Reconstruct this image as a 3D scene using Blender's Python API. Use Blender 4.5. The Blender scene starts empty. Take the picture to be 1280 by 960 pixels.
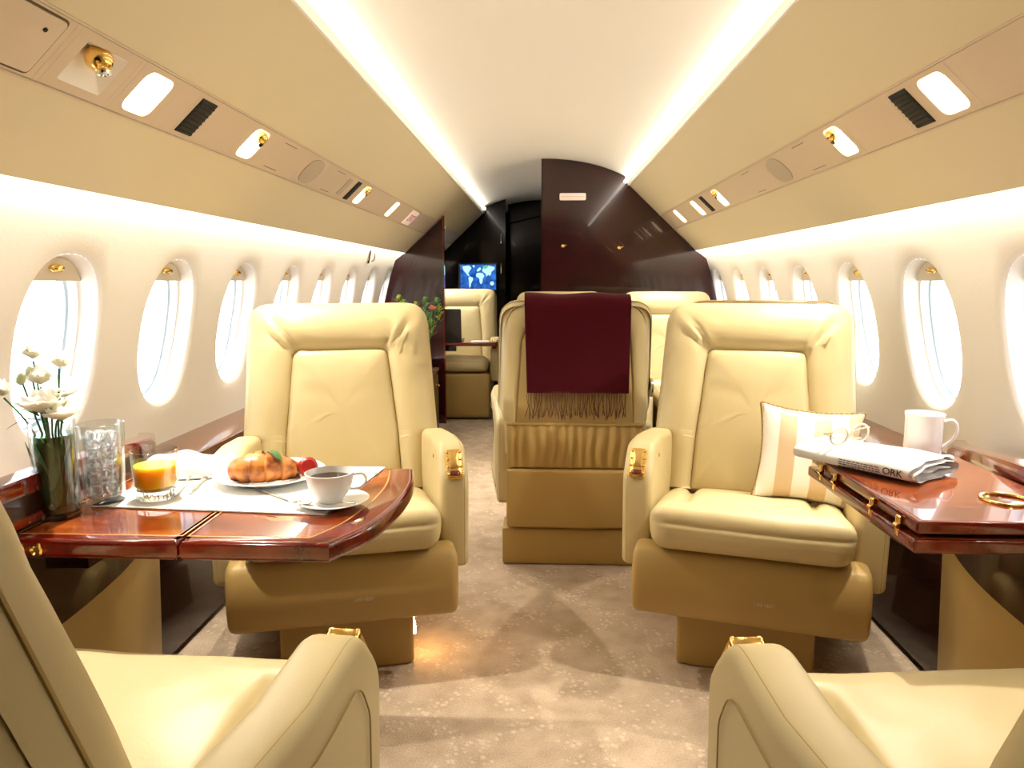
import bpy, bmesh, math, random
from mathutils import Vector, Matrix, noise
random.seed(7)
S = bpy.context.scene
COL = S.collection

# ------------------------------------------------------------------ camera
cd = bpy.data.cameras.new('camera')
cam = bpy.data.objects.new('camera', cd)
COL.objects.link(cam)
cam.location = (0.0, 0.0, 1.06)
cam.rotation_euler = (math.radians(90 - 8.219), 0, math.radians(2.456))
cd.sensor_width = 36.0
cd.lens = 900.0 / 1280.0 * 36.0
cd.clip_start = 0.02
S.camera = cam

# ------------------------------------------------------------------ world, exposure
w = bpy.data.worlds.new('world'); S.world = w; w.use_nodes = True
bgn = w.node_tree.nodes['Background']
bgn.inputs['Color'].default_value = (0.93, 0.97, 1.0, 1)      # even white overcast above the clouds
bgn.inputs['Strength'].default_value = 5.0
vs = S.view_settings
vs.view_transform = 'Standard'
vs.look = 'None'
vs.gamma = 1.0
vs.use_curve_mapping = False
vs.exposure = 0.35
S.cycles.transparent_max_bounces = 40     # stacked glass, water and ice
COVE_E = 8.5        # emission of the cove and valance tubes
VAL_E = 14.0
SPOT_W = 27.0        # each halogen downlight
BULB_E = 20.0

# ------------------------------------------------------------------ materials
MATS = {}
def mat(name, color, rough=0.5, metal=0.0, spec=0.5, coat=0.0, trans=0.0, ior=1.45, emit=None, estr=0.0, var=None, bump=None, alpha=1.0, sheen=0.0):
    m = bpy.data.materials.new(name); m.use_nodes = True
    nt = m.node_tree; b = nt.nodes['Principled BSDF']
    b.inputs['Base Color'].default_value = (*color, 1)
    b.inputs['Roughness'].default_value = rough
    b.inputs['Metallic'].default_value = metal
    b.inputs['Specular IOR Level'].default_value = spec
    b.inputs['Coat Weight'].default_value = coat
    b.inputs['Coat Roughness'].default_value = 0.03
    b.inputs['Transmission Weight'].default_value = trans
    b.inputs['IOR'].default_value = ior
    b.inputs['Sheen Weight'].default_value = sheen
    if emit:
        b.inputs['Emission Color'].default_value = (*emit, 1)
        b.inputs['Emission Strength'].default_value = estr
    if var:       # (scale, second colour, detail)
        tc = nt.nodes.new('ShaderNodeTexCoord'); nz = nt.nodes.new('ShaderNodeTexNoise')
        nz.inputs['Scale'].default_value = var[0]; nz.inputs['Detail'].default_value = var[2]
        rp = nt.nodes.new('ShaderNodeValToRGB')
        rp.color_ramp.elements[0].position = 0.35; rp.color_ramp.elements[1].position = 0.65
        rp.color_ramp.elements[0].color = (*color, 1); rp.color_ramp.elements[1].color = (*var[1], 1)
        nt.links.new(tc.outputs['Object'], nz.inputs['Vector']); nt.links.new(nz.outputs['Fac'], rp.inputs['Fac'])
        nt.links.new(rp.outputs['Color'], b.inputs['Base Color'])
    if bump:      # (scale, strength, distance)
        tc = nt.nodes.new('ShaderNodeTexCoord'); nz = nt.nodes.new('ShaderNodeTexNoise')
        nz.inputs['Scale'].default_value = bump[0]; nz.inputs['Detail'].default_value = 3
        bp = nt.nodes.new('ShaderNodeBump'); bp.inputs['Strength'].default_value = bump[1]; bp.inputs['Distance'].default_value = bump[2]
        nt.links.new(tc.outputs['Object'], nz.inputs['Vector']); nt.links.new(nz.outputs['Fac'], bp.inputs['Height'])
        nt.links.new(bp.outputs['Normal'], b.inputs['Normal'])
    MATS[name] = m
    return m

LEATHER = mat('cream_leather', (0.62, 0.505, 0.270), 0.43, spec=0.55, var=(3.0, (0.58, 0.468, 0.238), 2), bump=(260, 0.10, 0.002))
LEATHER_M = mat('darker_leather', (0.47, 0.33, 0.125), 0.42, spec=0.5, var=(3.0, (0.43, 0.30, 0.11), 2), bump=(260, 0.10, 0.002))  # darker tone of the cream leather, used on rear panel and piping
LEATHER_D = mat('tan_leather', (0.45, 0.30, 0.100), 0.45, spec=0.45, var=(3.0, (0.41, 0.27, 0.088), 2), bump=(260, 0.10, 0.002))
SEAM = mat('seam_thread', (0.40, 0.28, 0.11), 0.7)
SUEDE = mat('cream_suede', (0.72, 0.62, 0.41), 0.85, spec=0.15, bump=(300, 0.06, 0.001))
VAULT = mat('ivory_liner', (0.90, 0.85, 0.75), 0.8, spec=0.2)
PLASTIC = mat('beige_plastic', (0.66, 0.53, 0.38), 0.5, spec=0.35)
SHADOWGAP = mat('dark_joint', (0.12, 0.08, 0.04), 0.8)
WALLM = mat('ivory_wallcovering', (0.88, 0.84, 0.77), 0.75, spec=0.2, bump=(110, 0.25, 0.002))
REVEAL = mat('white_reveal', (0.88, 0.83, 0.75), 0.45)
TUNNEL = mat('grey_blue_tunnel', (0.55, 0.62, 0.66), 0.5)
SHADE = mat('shade_cream', (0.72, 0.64, 0.50), 0.6)
BRASS = mat('polished_brass', (0.90, 0.60, 0.20), 0.16, metal=1.0)
STEEL = mat('polished_steel', (0.82, 0.82, 0.80), 0.15, metal=1.0)
BLACK = mat('black_gloss', (0.004, 0.003, 0.004), 0.14, spec=0.25, coat=0.12)
GRILLE = mat('black_grille', (0.012, 0.010, 0.009), 0.6)
SPEAKER = mat('speaker_cloth', (0.52, 0.43, 0.30), 0.9, bump=(900, 0.3, 0.001))
PORCELAIN = mat('white_porcelain', (0.90, 0.89, 0.87), 0.12, coat=0.3)
LINEN = mat('white_linen', (0.90, 0.89, 0.86), 0.8, bump=(700, 0.15, 0.0006))
PAPER = mat('newsprint', (0.86, 0.84, 0.82), 0.8)
INK = mat('printing_ink', (0.06, 0.055, 0.06), 0.8)
TUBE = mat('lamp_tube', (1, 1, 1), 0.5, emit=(1.0, 0.95, 0.86), estr=COVE_E)
TUBE2 = mat('valance_tube', (1, 1, 1), 0.5, emit=(1.0, 0.96, 0.89), estr=VAL_E)
BULB = mat('halogen_bulb', (1, 1, 1), 0.5, emit=(1.0, 0.86, 0.62), estr=BULB_E)
POCKET = mat('white_enamel', (0.90, 0.84, 0.72), 0.35)
MAROON = mat('maroon_wool', (0.060, 0.003, 0.008), 0.95, spec=0.1, sheen=0.08, bump=(400, 0.25, 0.001))
GREEN = mat('leaf_green', (0.045, 0.16, 0.03), 0.45)
GREEN_D = mat('stem_green', (0.022, 0.15, 0.03), 0.5)
def translucent_mat(name, c, f=.5):
    m = mat(name, c, 0.6); nt = m.node_tree; b = nt.nodes['Principled BSDF']; o = nt.nodes['Material Output']
    t = nt.nodes.new('ShaderNodeBsdfTranslucent'); t.inputs['Color'].default_value = (*c, 1); x = nt.nodes.new('ShaderNodeMixShader'); x.inputs[0].default_value = f
    nt.links.new(b.outputs[0], x.inputs[1]); nt.links.new(t.outputs[0], x.inputs[2]); nt.links.new(x.outputs[0], o.inputs['Surface']); return m
PETAL = translucent_mat('white_petal', (0.94, 0.92, 0.84), .5)
BUD = mat('pale_bud', (0.66, 0.72, 0.45), 0.6)
YELLOW = mat('yellow_floret', (0.75, 0.55, 0.10), 0.6)
PINK = mat('coral_floret', (0.75, 0.22, 0.12), 0.6)
JUICE = mat('orange_juice', (1.0, 0.58, 0.03), 0.3, spec=0.4)
jb = JUICE.node_tree.nodes['Principled BSDF']; jb.inputs['Subsurface Weight'].default_value = 1.0; jb.inputs['Subsurface Radius'].default_value = (1.0, .6, .12); jb.inputs['Subsurface Scale'].default_value = .035
COFFEE = mat('black_coffee', (0.03, 0.012, 0.005), 0.05)
BERRY = mat('strawberry_red', (0.36, 0.016, 0.012), 0.3, bump=(120, 0.6, 0.003))
SIGN = mat('lit_sign', (0.75, 0.60, 0.52), 0.4, emit=(1.0, 0.72, 0.58), estr=0.25)
SIGNRED = mat('sign_red', (0.45, 0.02, 0.03), 0.5)
SCREENFRAME = mat('screen_frame', (0.01, 0.01, 0.012), 0.25)
LAPTOP = mat('laptop_shell', (0.035, 0.036, 0.04), 0.35)
ROPE_L = mat('pale_thread', (.62, .55, .40), .8)
ROPE = mat('rope_trim', (0.36, 0.24, 0.10), 0.8)
WALLBACK = mat('aft_panel_cream', (0.62, 0.50, 0.32), 0.7)

def glass_mat(name, color=(1, 1, 1), rough=0.0, edge=0.0):
    # thin clear glass that lets light straight through and mirrors at grazing angles
    m = bpy.data.materials.new(name); m.use_nodes = True; nt = m.node_tree; nt.nodes.clear()
    o = nt.nodes.new('ShaderNodeOutputMaterial'); mx = nt.nodes.new('ShaderNodeMixShader')
    t = nt.nodes.new('ShaderNodeBsdfTransparent'); g = nt.nodes.new('ShaderNodeBsdfGlossy'); f = nt.nodes.new('ShaderNodeFresnel')
    t.inputs['Color'].default_value = (*color, 1); g.inputs['Roughness'].default_value = rough
    ge = nt.nodes.new('ShaderNodeNewGeometry'); pw = nt.nodes.new('ShaderNodeMapRange')     # same reflectance from both sides
    pw.inputs['To Min'].default_value = 1.45; pw.inputs['To Max'].default_value = 1 / 1.45
    nt.links.new(ge.outputs['Backfacing'], pw.inputs['Value']); nt.links.new(pw.outputs[0], f.inputs['IOR'])
    lw = nt.nodes.new('ShaderNodeLayerWeight'); lw.inputs['Blend'].default_value = 0.18     # thicker glass towards the outline
    mxx = nt.nodes.new('ShaderNodeMath'); mxx.operation = 'MULTIPLY_ADD'; mxx.inputs[1].default_value = edge; mxx.use_clamp = True
    nt.links.new(lw.outputs['Facing'], mxx.inputs[0]); nt.links.new(f.outputs[0], mxx.inputs[2]); nt.links.new(mxx.outputs[0], mx.inputs[0]); nt.links.new(t.outputs[0], mx.inputs[1]); nt.links.new(g.outputs[0], mx.inputs[2])
    nt.links.new(mx.outputs[0], o.inputs[0]); MATS[name] = m
    return m
PANE = glass_mat('window_pane_glass', (0.97, 0.99, 1.0))
GLASS = glass_mat('clear_glass', (0.95, 0.97, 0.97), edge=0.5)
WATER = glass_mat('clear_water', (0.93, 0.95, 0.96))
VWATER = glass_mat('green_vase_water', (0.17, 0.46, 0.17))
ICE = mat('ice', (0.97, 0.97, 1.0), 0.02, trans=0.80, ior=1.22, coat=0.5)
CRYSTAL = mat('thick_crystal', (0.97, 0.98, 0.98), 0.0, trans=1.0, ior=1.45)
SUNGLASS = glass_mat('spectacle_lens', (0.93, 0.93, 0.9))

def wood(name, c0, c1, c2, scale=3.0, rough=0.12, coat=0.8, spec=0.5):
    m = bpy.data.materials.new(name); m.use_nodes = True; nt = m.node_tree; b = nt.nodes['Principled BSDF']
    tc = nt.nodes.new('ShaderNodeTexCoord'); mp = nt.nodes.new('ShaderNodeMapping')
    mp.inputs['Scale'].default_value = (1.0, 3.2, 1.2)
    n1 = nt.nodes.new('ShaderNodeTexNoise'); n1.inputs['Scale'].default_value = scale; n1.inputs['Detail'].default_value = 6; n1.inputs['Distortion'].default_value = 1.6
    n2 = nt.nodes.new('ShaderNodeTexNoise'); n2.inputs['Scale'].default_value = scale * 9; n2.inputs['Detail'].default_value = 5; n2.inputs['Distortion'].default_value = 2.5
    mx = nt.nodes.new('ShaderNodeMath'); mx.operation = 'MULTIPLY_ADD'; mx.inputs[1].default_value = 0.42
    rp = nt.nodes.new('ShaderNodeValToRGB'); e = rp.color_ramp.elements
    e[0].position = 0.48; e[0].color = (*c0, 1); e[1].position = 0.86; e[1].color = (*c2, 1)
    k = e.new(0.66); k.color = (*c1, 1)
    L = nt.links.new
    L(tc.outputs['Object'], mp.inputs['Vector']); L(mp.outputs[0], n1.inputs['Vector']); L(mp.outputs[0], n2.inputs['Vector'])
    L(n2.outputs['Fac'], mx.inputs[0]); L(n1.outputs['Fac'], mx.inputs[2]); L(mx.outputs[0], rp.inputs['Fac']); L(rp.outputs['Color'], b.inputs['Base Color'])
    b.inputs['Roughness'].default_value = rough; b.inputs['Coat Weight'].default_value = coat; b.inputs['Coat Roughness'].default_value = 0.02
    b.inputs['Specular IOR Level'].default_value = spec
    MATS[name] = m
    return m
WOOD_T = wood('burl_veneer', (0.075, 0.005, 0.002), (0.22, 0.032, 0.006), (0.40, 0.10, 0.015), 4.0)
WOOD_E = wood('mahogany_edge', (0.07, 0.002, 0.001), (0.13, 0.005, 0.002), (0.20, 0.012, 0.003), 5.0)
WOOD_L = wood('walnut_ledge', (0.13, 0.040, 0.016), (0.20, 0.072, 0.030), (0.28, 0.11, 0.05), 3.0, 0.2, 0.6)
WOOD_B = wood('mahogany_bulkhead', (0.016, 0.002, 0.003), (0.024, 0.003, 0.005), (0.036, 0.005, 0.006), 3.0, 0.16, 0.4)
WOOD_K = wood('ebony_fascia', (0.008, 0.003, 0.003), (0.014, 0.004, 0.004), (0.03, 0.006, 0.005), 3.0, 0.16, 0.5)
INLAY = mat('light_inlay', (0.55, 0.27, 0.07), 0.15, coat=0.7)

def carpet_mat():
    m = bpy.data.materials.new('sculpted_carpet'); m.use_nodes = True; nt = m.node_tree; b = nt.nodes['Principled BSDF']; L = nt.links.new
    tc = nt.nodes.new('ShaderNodeTexCoord')
    mp = nt.nodes.new('ShaderNodeMapping'); mp.inputs['Rotation'].default_value = (0, 0, math.radians(45)); mp.inputs['Scale'].default_value = (5.2, 5.2, 5.2)
    L(tc.outputs['Object'], mp.inputs['Vector'])
    wob = nt.nodes.new('ShaderNodeTexNoise'); wob.inputs['Scale'].default_value = 9; L(tc.outputs['Object'], wob.inputs['Vector'])
    sep = nt.nodes.new('ShaderNodeSeparateXYZ')
    add = nt.nodes.new('ShaderNodeVectorMath'); add.operation = 'MULTIPLY_ADD'; add.inputs[1].default_value = (0.22, 0.22, 0)
    L(wob.outputs['Color'], add.inputs[0]); L(mp.outputs[0], add.inputs[2]); L(add.outputs[0], sep.inputs[0])
    def cell(out):      # distance to the nearest lattice line
        a = nt.nodes.new('ShaderNodeMath'); a.operation = 'PINGPONG'; a.inputs[1].default_value = 0.5; L(out, a.inputs[0]); return a.outputs[0]
    mn = nt.nodes.new('ShaderNodeMath'); mn.operation = 'MINIMUM'; L(cell(sep.outputs[0]), mn.inputs[0]); L(cell(sep.outputs[1]), mn.inputs[1])
    band = nt.nodes.new('ShaderNodeMapRange'); band.inputs['From Min'].default_value = 0.16; band.inputs['From Max'].default_value = 0.08; L(mn.outputs[0], band.inputs['Value'])
    vor = nt.nodes.new('ShaderNodeTexVoronoi'); vor.inputs['Scale'].default_value = 55; L(tc.outputs['Object'], vor.inputs['Vector'])
    leaf = nt.nodes.new('ShaderNodeMapRange'); leaf.inputs['From Min'].default_value = 0.45; leaf.inputs['From Max'].default_value = 0.15; L(vor.outputs['Distance'], leaf.inputs['Value'])
    pat = nt.nodes.new('ShaderNodeMath'); pat.operation = 'MULTIPLY'; L(band.outputs[0], pat.inputs[0]); L(leaf.outputs[0], pat.inputs[1])
    pile = nt.nodes.new('ShaderNodeTexNoise'); pile.inputs['Scale'].default_value = 260; pile.inputs['Detail'].default_value = 4; L(tc.outputs['Object'], pile.inputs['Vector'])
    big = nt.nodes.new('ShaderNodeTexNoise'); big.inputs['Scale'].default_value = 14; big.inputs['Detail'].default_value = 5; L(tc.outputs['Object'], big.inputs['Vector'])
    rp = nt.nodes.new('ShaderNodeValToRGB'); e = rp.color_ramp.elements
    e[0].position = 0.3; e[0].color = (0.36, 0.265, 0.175, 1); e[1].position = 0.7; e[1].color = (0.66, 0.52, 0.385, 1)
    mixf = nt.nodes.new('ShaderNodeMath'); mixf.operation = 'ADD'
    s1 = nt.nodes.new('ShaderNodeMath'); s1.operation = 'MULTIPLY'; s1.inputs[1].default_value = 0.26; L(pat.outputs[0], s1.inputs[0])
    s2 = nt.nodes.new('ShaderNodeMath'); s2.operation = 'MULTIPLY_ADD'; s2.inputs[1].default_value = 0.5; L(pile.outputs['Fac'], s2.inputs[0])
    s3 = nt.nodes.new('ShaderNodeMath'); s3.operation = 'MULTIPLY'; s3.inputs[1].default_value = 0.5; L(big.outputs['Fac'], s3.inputs[0]); L(s3.outputs[0], s2.inputs[2])
    L(s1.outputs[0], mixf.inputs[0]); L(s2.outputs[0], mixf.inputs[1]); L(mixf.outputs[0], rp.inputs['Fac']); L(rp.outputs['Color'], b.inputs['Base Color'])
    hgt = nt.nodes.new('ShaderNodeMath'); hgt.operation = 'MULTIPLY_ADD'; hgt.inputs[1].default_value = 0.8; L(pat.outputs[0], hgt.inputs[0]); L(pile.outputs['Fac'], hgt.inputs[2])
    bp = nt.nodes.new('ShaderNodeBump'); bp.inputs['Strength'].default_value = 0.6; bp.inputs['Distance'].default_value = 0.006
    L(hgt.outputs[0], bp.inputs['Height']); L(bp.outputs['Normal'], b.inputs['Normal'])
    b.inputs['Roughness'].default_value = 0.95; b.inputs['Specular IOR Level'].default_value = 0.1
    return m
CARPET = carpet_mat()

def pillow_mat():
    m = bpy.data.materials.new('striped_satin'); m.use_nodes = True; nt = m.node_tree; b = nt.nodes['Principled BSDF']; L = nt.links.new
    tc = nt.nodes.new('ShaderNodeTexCoord'); sp = nt.nodes.new('ShaderNodeSeparateXYZ'); L(tc.outputs['Object'], sp.inputs[0])
    a = nt.nodes.new('ShaderNodeMath'); a.operation = 'MULTIPLY_ADD'; a.inputs[1].default_value = 11.5; a.inputs[2].default_value = 0.45; L(sp.outputs[0], a.inputs[0])
    f = nt.nodes.new('ShaderNodeMath'); f.operation = 'FRACT'; L(a.outputs[0], f.inputs[0])
    rp = nt.nodes.new('ShaderNodeValToRGB'); rp.color_ramp.interpolation = 'CONSTANT'
    e = rp.color_ramp.elements; e[0].color = (0.90, 0.84, 0.74, 1); e[1].position = 0.5; e[1].color = (0.68, 0.50, 0.30, 1)
    L(f.outputs[0], rp.inputs['Fac']); L(rp.outputs['Color'], b.inputs['Base Color']); b.inputs['Roughness'].default_value = 0.4; b.inputs['Sheen Weight'].default_value = 0.3
    return m
PILLOWM = pillow_mat()

def croissant_mat():
    m = bpy.data.materials.new('baked_crust'); m.use_nodes = True; nt = m.node_tree; b = nt.nodes['Principled BSDF']; L = nt.links.new
    tc = nt.nodes.new('ShaderNodeTexCoord'); n = nt.nodes.new('ShaderNodeTexNoise'); n.inputs['Scale'].default_value = 38; n.inputs['Detail'].default_value = 4
    L(tc.outputs['Object'], n.inputs['Vector']); rp = nt.nodes.new('ShaderNodeValToRGB'); e = rp.color_ramp.elements
    e[0].position = 0.36; e[0].color = (0.24, 0.055, 0.012, 1); e[1].position = 0.62; e[1].color = (0.72, 0.27, 0.06, 1)
    L(n.outputs['Fac'], rp.inputs['Fac']); L(rp.outputs['Color'], b.inputs['Base Color']); b.inputs['Roughness'].default_value = 0.35
    return m
CRUST = croissant_mat()

def map_mat():
    # the screen's picture: blue oceans, pale land
    m = bpy.data.materials.new('screen_world_map'); m.use_nodes = True; nt = m.node_tree; b = nt.nodes['Principled BSDF']; L = nt.links.new
    tc = nt.nodes.new('ShaderNodeTexCoord'); n = nt.nodes.new('ShaderNodeTexNoise'); n.inputs['Scale'].default_value = 22; n.inputs['Detail'].default_value = 3
    L(tc.outputs['Object'], n.inputs['Vector']); rp = nt.nodes.new('ShaderNodeValToRGB'); e = rp.color_ramp.elements
    e[0].position = 0.3; e[0].color = (0.004, 0.012, 0.16, 1); e[1].position = 0.7; e[1].color = (0.015, 0.16, 0.55, 1)
    L(n.outputs['Fac'], rp.inputs['Fac']); L(rp.outputs['Color'], b.inputs['Emission Color']); b.inputs['Emission Strength'].default_value = 1.2
    b.inputs['Base Color'].default_value = (0.01, 0.01, 0.02, 1); b.inputs['Roughness'].default_value = 0.2
    return m
MAPM = map_mat()
LAND = mat('screen_land', (0.1, 0.2, 0.25), 0.4, emit=(0.50, 0.85, 0.95), estr=0.9)
LANDG = mat('screen_green_land', (0.1, 0.2, 0.1), 0.4, emit=(0.10, 0.62, 0.22), estr=0.8)

# ------------------------------------------------------------------ mesh helpers
class G:
    def __init__(s): s.v = []; s.f = []
    def add(s, vf, m=None):
        v, f = vf; o = len(s.v)
        s.v += [tuple(m @ Vector(p)) if m else tuple(p) for p in v]
        s.f += [tuple(i + o for i in q) for q in f]
        return s

def link(name, o, parent=None):
    COL.objects.link(o)
    if parent: o.parent = parent
    return o
def obj(name, g, m, parent=None, ang=40, loc=None, rot=None):
    if isinstance(g, tuple): g = G().add(g)
    me = bpy.data.meshes.new(name); me.from_pydata(g.v, [], g.f); me.update()
    bm = bmesh.new(); bm.from_mesh(me); bmesh.ops.recalc_face_normals(bm, faces=bm.faces); bm.to_mesh(me); bm.free()
    for p in me.polygons: p.use_smooth = True
    me.set_sharp_from_angle(angle=math.radians(ang))
    me.materials.append(m)
    o = bpy.data.objects.new(name, me)
    link(name, o, parent)
    if loc: o.location = loc
    if rot: o.rotation_euler = rot
    return o
def empty(name, loc=(0, 0, 0), rz=0.0, label=None, cat=None, group=None):
    o = bpy.data.objects.new(name, None); COL.objects.link(o); o.location = loc; o.rotation_euler = (0, 0, rz); o.empty_display_size = 0.1
    if label: tag(o, label, cat, group)
    return o
def tag(o, label, cat, group=None, kind=None):
    o['label'] = label; o['category'] = cat
    if group: o['group'] = group
    if kind: o['kind'] = kind
    return o
def struct(o): o['kind'] = 'structure'; return o
def copy_tree(o, parent=None):
    c = o.copy(); COL.objects.link(c)
    if parent: c.parent = parent
    for ch in o.children: copy_tree(ch, c)
    return c

def box(x0, x1, y0, y1, z0, z1):
    v = [(x0, y0, z0), (x1, y0, z0), (x1, y1, z0), (x0, y1, z0), (x0, y0, z1), (x1, y0, z1), (x1, y1, z1), (x0, y1, z1)]
    return v, [(0, 3, 2, 1), (4, 5, 6, 7), (0, 1, 5, 4), (1, 2, 6, 5), (2, 3, 7, 6), (3, 0, 4, 7)]
def softbox(hx, hy, hz, r, nx=8, ny=8, nz=4, fn=None, c=(0, 0, 0)):
    # box with rounded edges of radius r, subdivided, then passed through fn
    bm = bmesh.new(); idx = {}
    def lin(h, n):
        inner = h - r
        k = max(2, min(4, n // 2))
        a = [-h + r * (1 - math.cos(math.pi / 2 * i / k)) * 1.0 for i in range(k)]
        mid = [-inner + 2 * inner * i / n for i in range(n + 1)]
        return a + mid + [-q for q in reversed(a)]
    X, Y, Z = lin(hx, nx), lin(hy, ny), lin(hz, nz)
    def P(x, y, z):
        key = (round(x, 6), round(y, 6), round(z, 6))
        if key in idx: return idx[key]
        p = Vector((x, y, z)); q = Vector((max(-hx + r, min(hx - r, x)), max(-hy + r, min(hy - r, y)), max(-hz + r, min(hz - r, z))))
        d = p - q
        if d.length > 1e-9: p = q + d.normalized() * r
        if fn: p = Vector(fn(p))
        idx[key] = bm.verts.new(p + Vector(c)); return idx[key]
    def face(A, B, mk):
        for i in range(len(A) - 1):
            for j in range(len(B) - 1):
                vs_ = [mk(A[i], B[j]), mk(A[i + 1], B[j]), mk(A[i + 1], B[j + 1]), mk(A[i], B[j + 1])]
                if len(set(vs_)) == 4:
                    try: bm.faces.new(vs_)
                    except ValueError: pass
    for s in (-1, 1):
        face(X, Y, lambda a, b: P(a, b, s * hz)); face(X, Z, lambda a, b: P(a, s * hy, b)); face(Y, Z, lambda a, b: P(s * hx, a, b))
    bm.verts.index_update()
    v = [tuple(q.co) for q in bm.verts]; f = [tuple(q.index for q in fc.verts) for fc in bm.faces]; bm.free()
    return v, f
def loft(rings, capa=True, capb=True, closed=True):
    n = len(rings[0]); v = [tuple(p) for r in rings for p in r]; f = []
    for k in range(len(rings) - 1):
        for i in range(n if closed else n - 1):
            j = (i + 1) % n
            f.append((k * n + i, k * n + j, (k + 1) * n + j, (k + 1) * n + i))
    def cap(base):
        c = sum((Vector(v[base + i]) for i in range(n)), Vector()) / n
        v.append(tuple(c)); ci = len(v) - 1
        for i in range(n): f.append((base + i, base + (i + 1) % n, ci))
    if capa: cap(0)
    if capb: cap((len(rings) - 1) * n)
    return v, f
def round_poly(c, nseg=5, sub=1):
    # c: list of (x, y, radius) corners; returns a closed list of points with sub points per straight edge
    out = []; n = len(c)
    for i in range(n):
        p = Vector(c[i][:2]); a = Vector(c[i - 1][:2]); b = Vector(c[(i + 1) % n][:2]); r = c[i][2]
        da = (a - p); db = (b - p); la, lb = da.length, db.length; da.normalize(); db.normalize()
        th = math.acos(max(-1, min(1, da.dot(db)))); t = min(r / max(1e-6, math.tan(th / 2)), 0.48 * min(la, lb))
        p0, p1 = p + da * t, p + db * t
        arc = []
        for k in range(nseg + 1):
            u = k / nseg; arc.append(p0 * (1 - u) ** 2 + p * 2 * u * (1 - u) + p1 * u * u)
        if out:
            q = out[-1]
            for k in range(1, sub): out.append(q.lerp(arc[0], k / sub))
        out += arc
    q = out[-1]
    for k in range(1, sub): out.append(q.lerp(out[0], k / sub))
    return out
def inset(pts, d):
    n = len(pts); A = sum(pts[i - 1][0] * pts[i][1] - pts[i][0] * pts[i - 1][1] for i in range(n)); s = 1 if A > 0 else -1
    out = []
    for i in range(n):
        p = Vector(pts[i]); e0 = (p - Vector(pts[i - 1])); e1 = (Vector(pts[(i + 1) % n]) - p)
        e0 = e0.normalized() if e0.length > 1e-9 else e1.normalized(); e1 = e1.normalized() if e1.length > 1e-9 else e0
        nn = Vector((-e0.y - e1.y, e0.x + e1.x)); k = max(0.35, 1 + e0.dot(e1)); out.append(p + nn * (s * d / k))
    return out
def slab(pts, steps, fn=lambda a, b, h: (a, b, h)):
    # steps: list of (height, inset)
    rings = []
    for h, d in steps:
        q = inset(pts, d) if abs(d) > 1e-9 else [Vector(p) for p in pts]
        rings.append([fn(p.x, p.y, h) for p in q])
    return loft(rings)
def edge_steps(h0, h1, r, n=3):
    a = [(h0 + r * (1 - math.cos(math.pi / 2 * k / n)), r * (1 - math.sin(math.pi / 2 * k / n))) for k in range(n + 1)]
    return a + [(h1 - (h - h0), d) for h, d in reversed(a)]
def rrect(w, h, r, nseg=4, cx=0, cy=0, sub=1):
    return round_poly([(cx - w / 2, cy - h / 2, r), (cx + w / 2, cy - h / 2, r), (cx + w / 2, cy + h / 2, r), (cx - w / 2, cy + h / 2, r)], nseg, sub)
def plate_box(w, h, t, r, bev=0.002, cx=0, cy=0, z0=0):
    return slab(rrect(w, h, r, 4, cx, cy), edge_steps(z0, z0 + t, bev, 2))
def lathe(prof, n=32, c=(0, 0, 0), sx=1.0, sy=1.0, capa=True, capb=True):
    rings = [[(c[0] + r * sx * math.cos(2 * math.pi * i / n), c[1] + r * sy * math.sin(2 * math.pi * i / n), c[2] + z) for i in range(n)] for r, z in prof]
    return loft(rings, capa, capb)
def tube(path, rad, n=8, closed=False, flat=1.0):
    path = [Vector(p) for p in path]; N = len(path); rings = []
    up = Vector((0, 0, 1)); prev = None
    for i, p in enumerate(path):
        t = (path[(i + 1) % N] - path[i - 1]) if closed else (path[min(i + 1, N - 1)] - path[max(i - 1, 0)])
        t.normalize()
        if prev is None:
            a = t.cross(up)
            if a.length < 1e-3: a = t.cross(Vector((1, 0, 0)))
        else: a = prev - t * prev.dot(t)
        a.normalize(); b = a.cross(t); prev = a
        r = rad(i / max(1, N - 1)) if callable(rad) else rad
        rings.append([p + a * (r * math.cos(2 * math.pi * k / n)) + b * (r * flat * math.sin(2 * math.pi * k / n)) for k in range(n)])
    if closed:
        rings.append(rings[0]); return loft(rings, False, False)
    return loft(rings)
def ball(c, r, n=12, sz=1.0):
    return lathe([(r * math.sin(math.pi * (k + 0.5) / n), -r * sz * math.cos(math.pi * (k + 0.5) / n)) for k in range(n)], max(8, n), c)
def smooth_path(pts, k=6):
    P = [Vector(p) for p in pts]; out = []
    for i in range(len(P) - 1):
        p0, p1, p2, p3 = P[max(i - 1, 0)], P[i], P[i + 1], P[min(i + 2, len(P) - 1)]
        for j in range(k):
            t = j / k
            out.append(0.5 * ((2 * p1) + (p2 - p0) * t + (2 * p0 - 5 * p1 + 4 * p2 - p3) * t * t + (3 * p1 - p0 - 3 * p2 + p3) * t ** 3))
    out.append(P[-1]); return out
def text(name, body, size, m, parent, loc, rot=(0, 0, 0), depth=0.0004, align='CENTER', mtx=None):
    c = bpy.data.curves.new(name, 'FONT'); c.body = body; c.size = size; c.align_x = align; c.align_y = 'CENTER'; c.extrude = depth
    t_ = bpy.data.objects.new(name, c); COL.objects.link(t_)
    me = bpy.data.meshes.new_from_object(t_.evaluated_get(bpy.context.evaluated_depsgraph_get()))
    bpy.data.objects.remove(t_); me.materials.clear(); me.materials.append(m); me.name = name
    o = link(name, bpy.data.objects.new(name, me), parent)
    if mtx is not None: o.matrix_local = mtx
    else: o.location = loc; o.rotation_euler = rot
    return o

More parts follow.
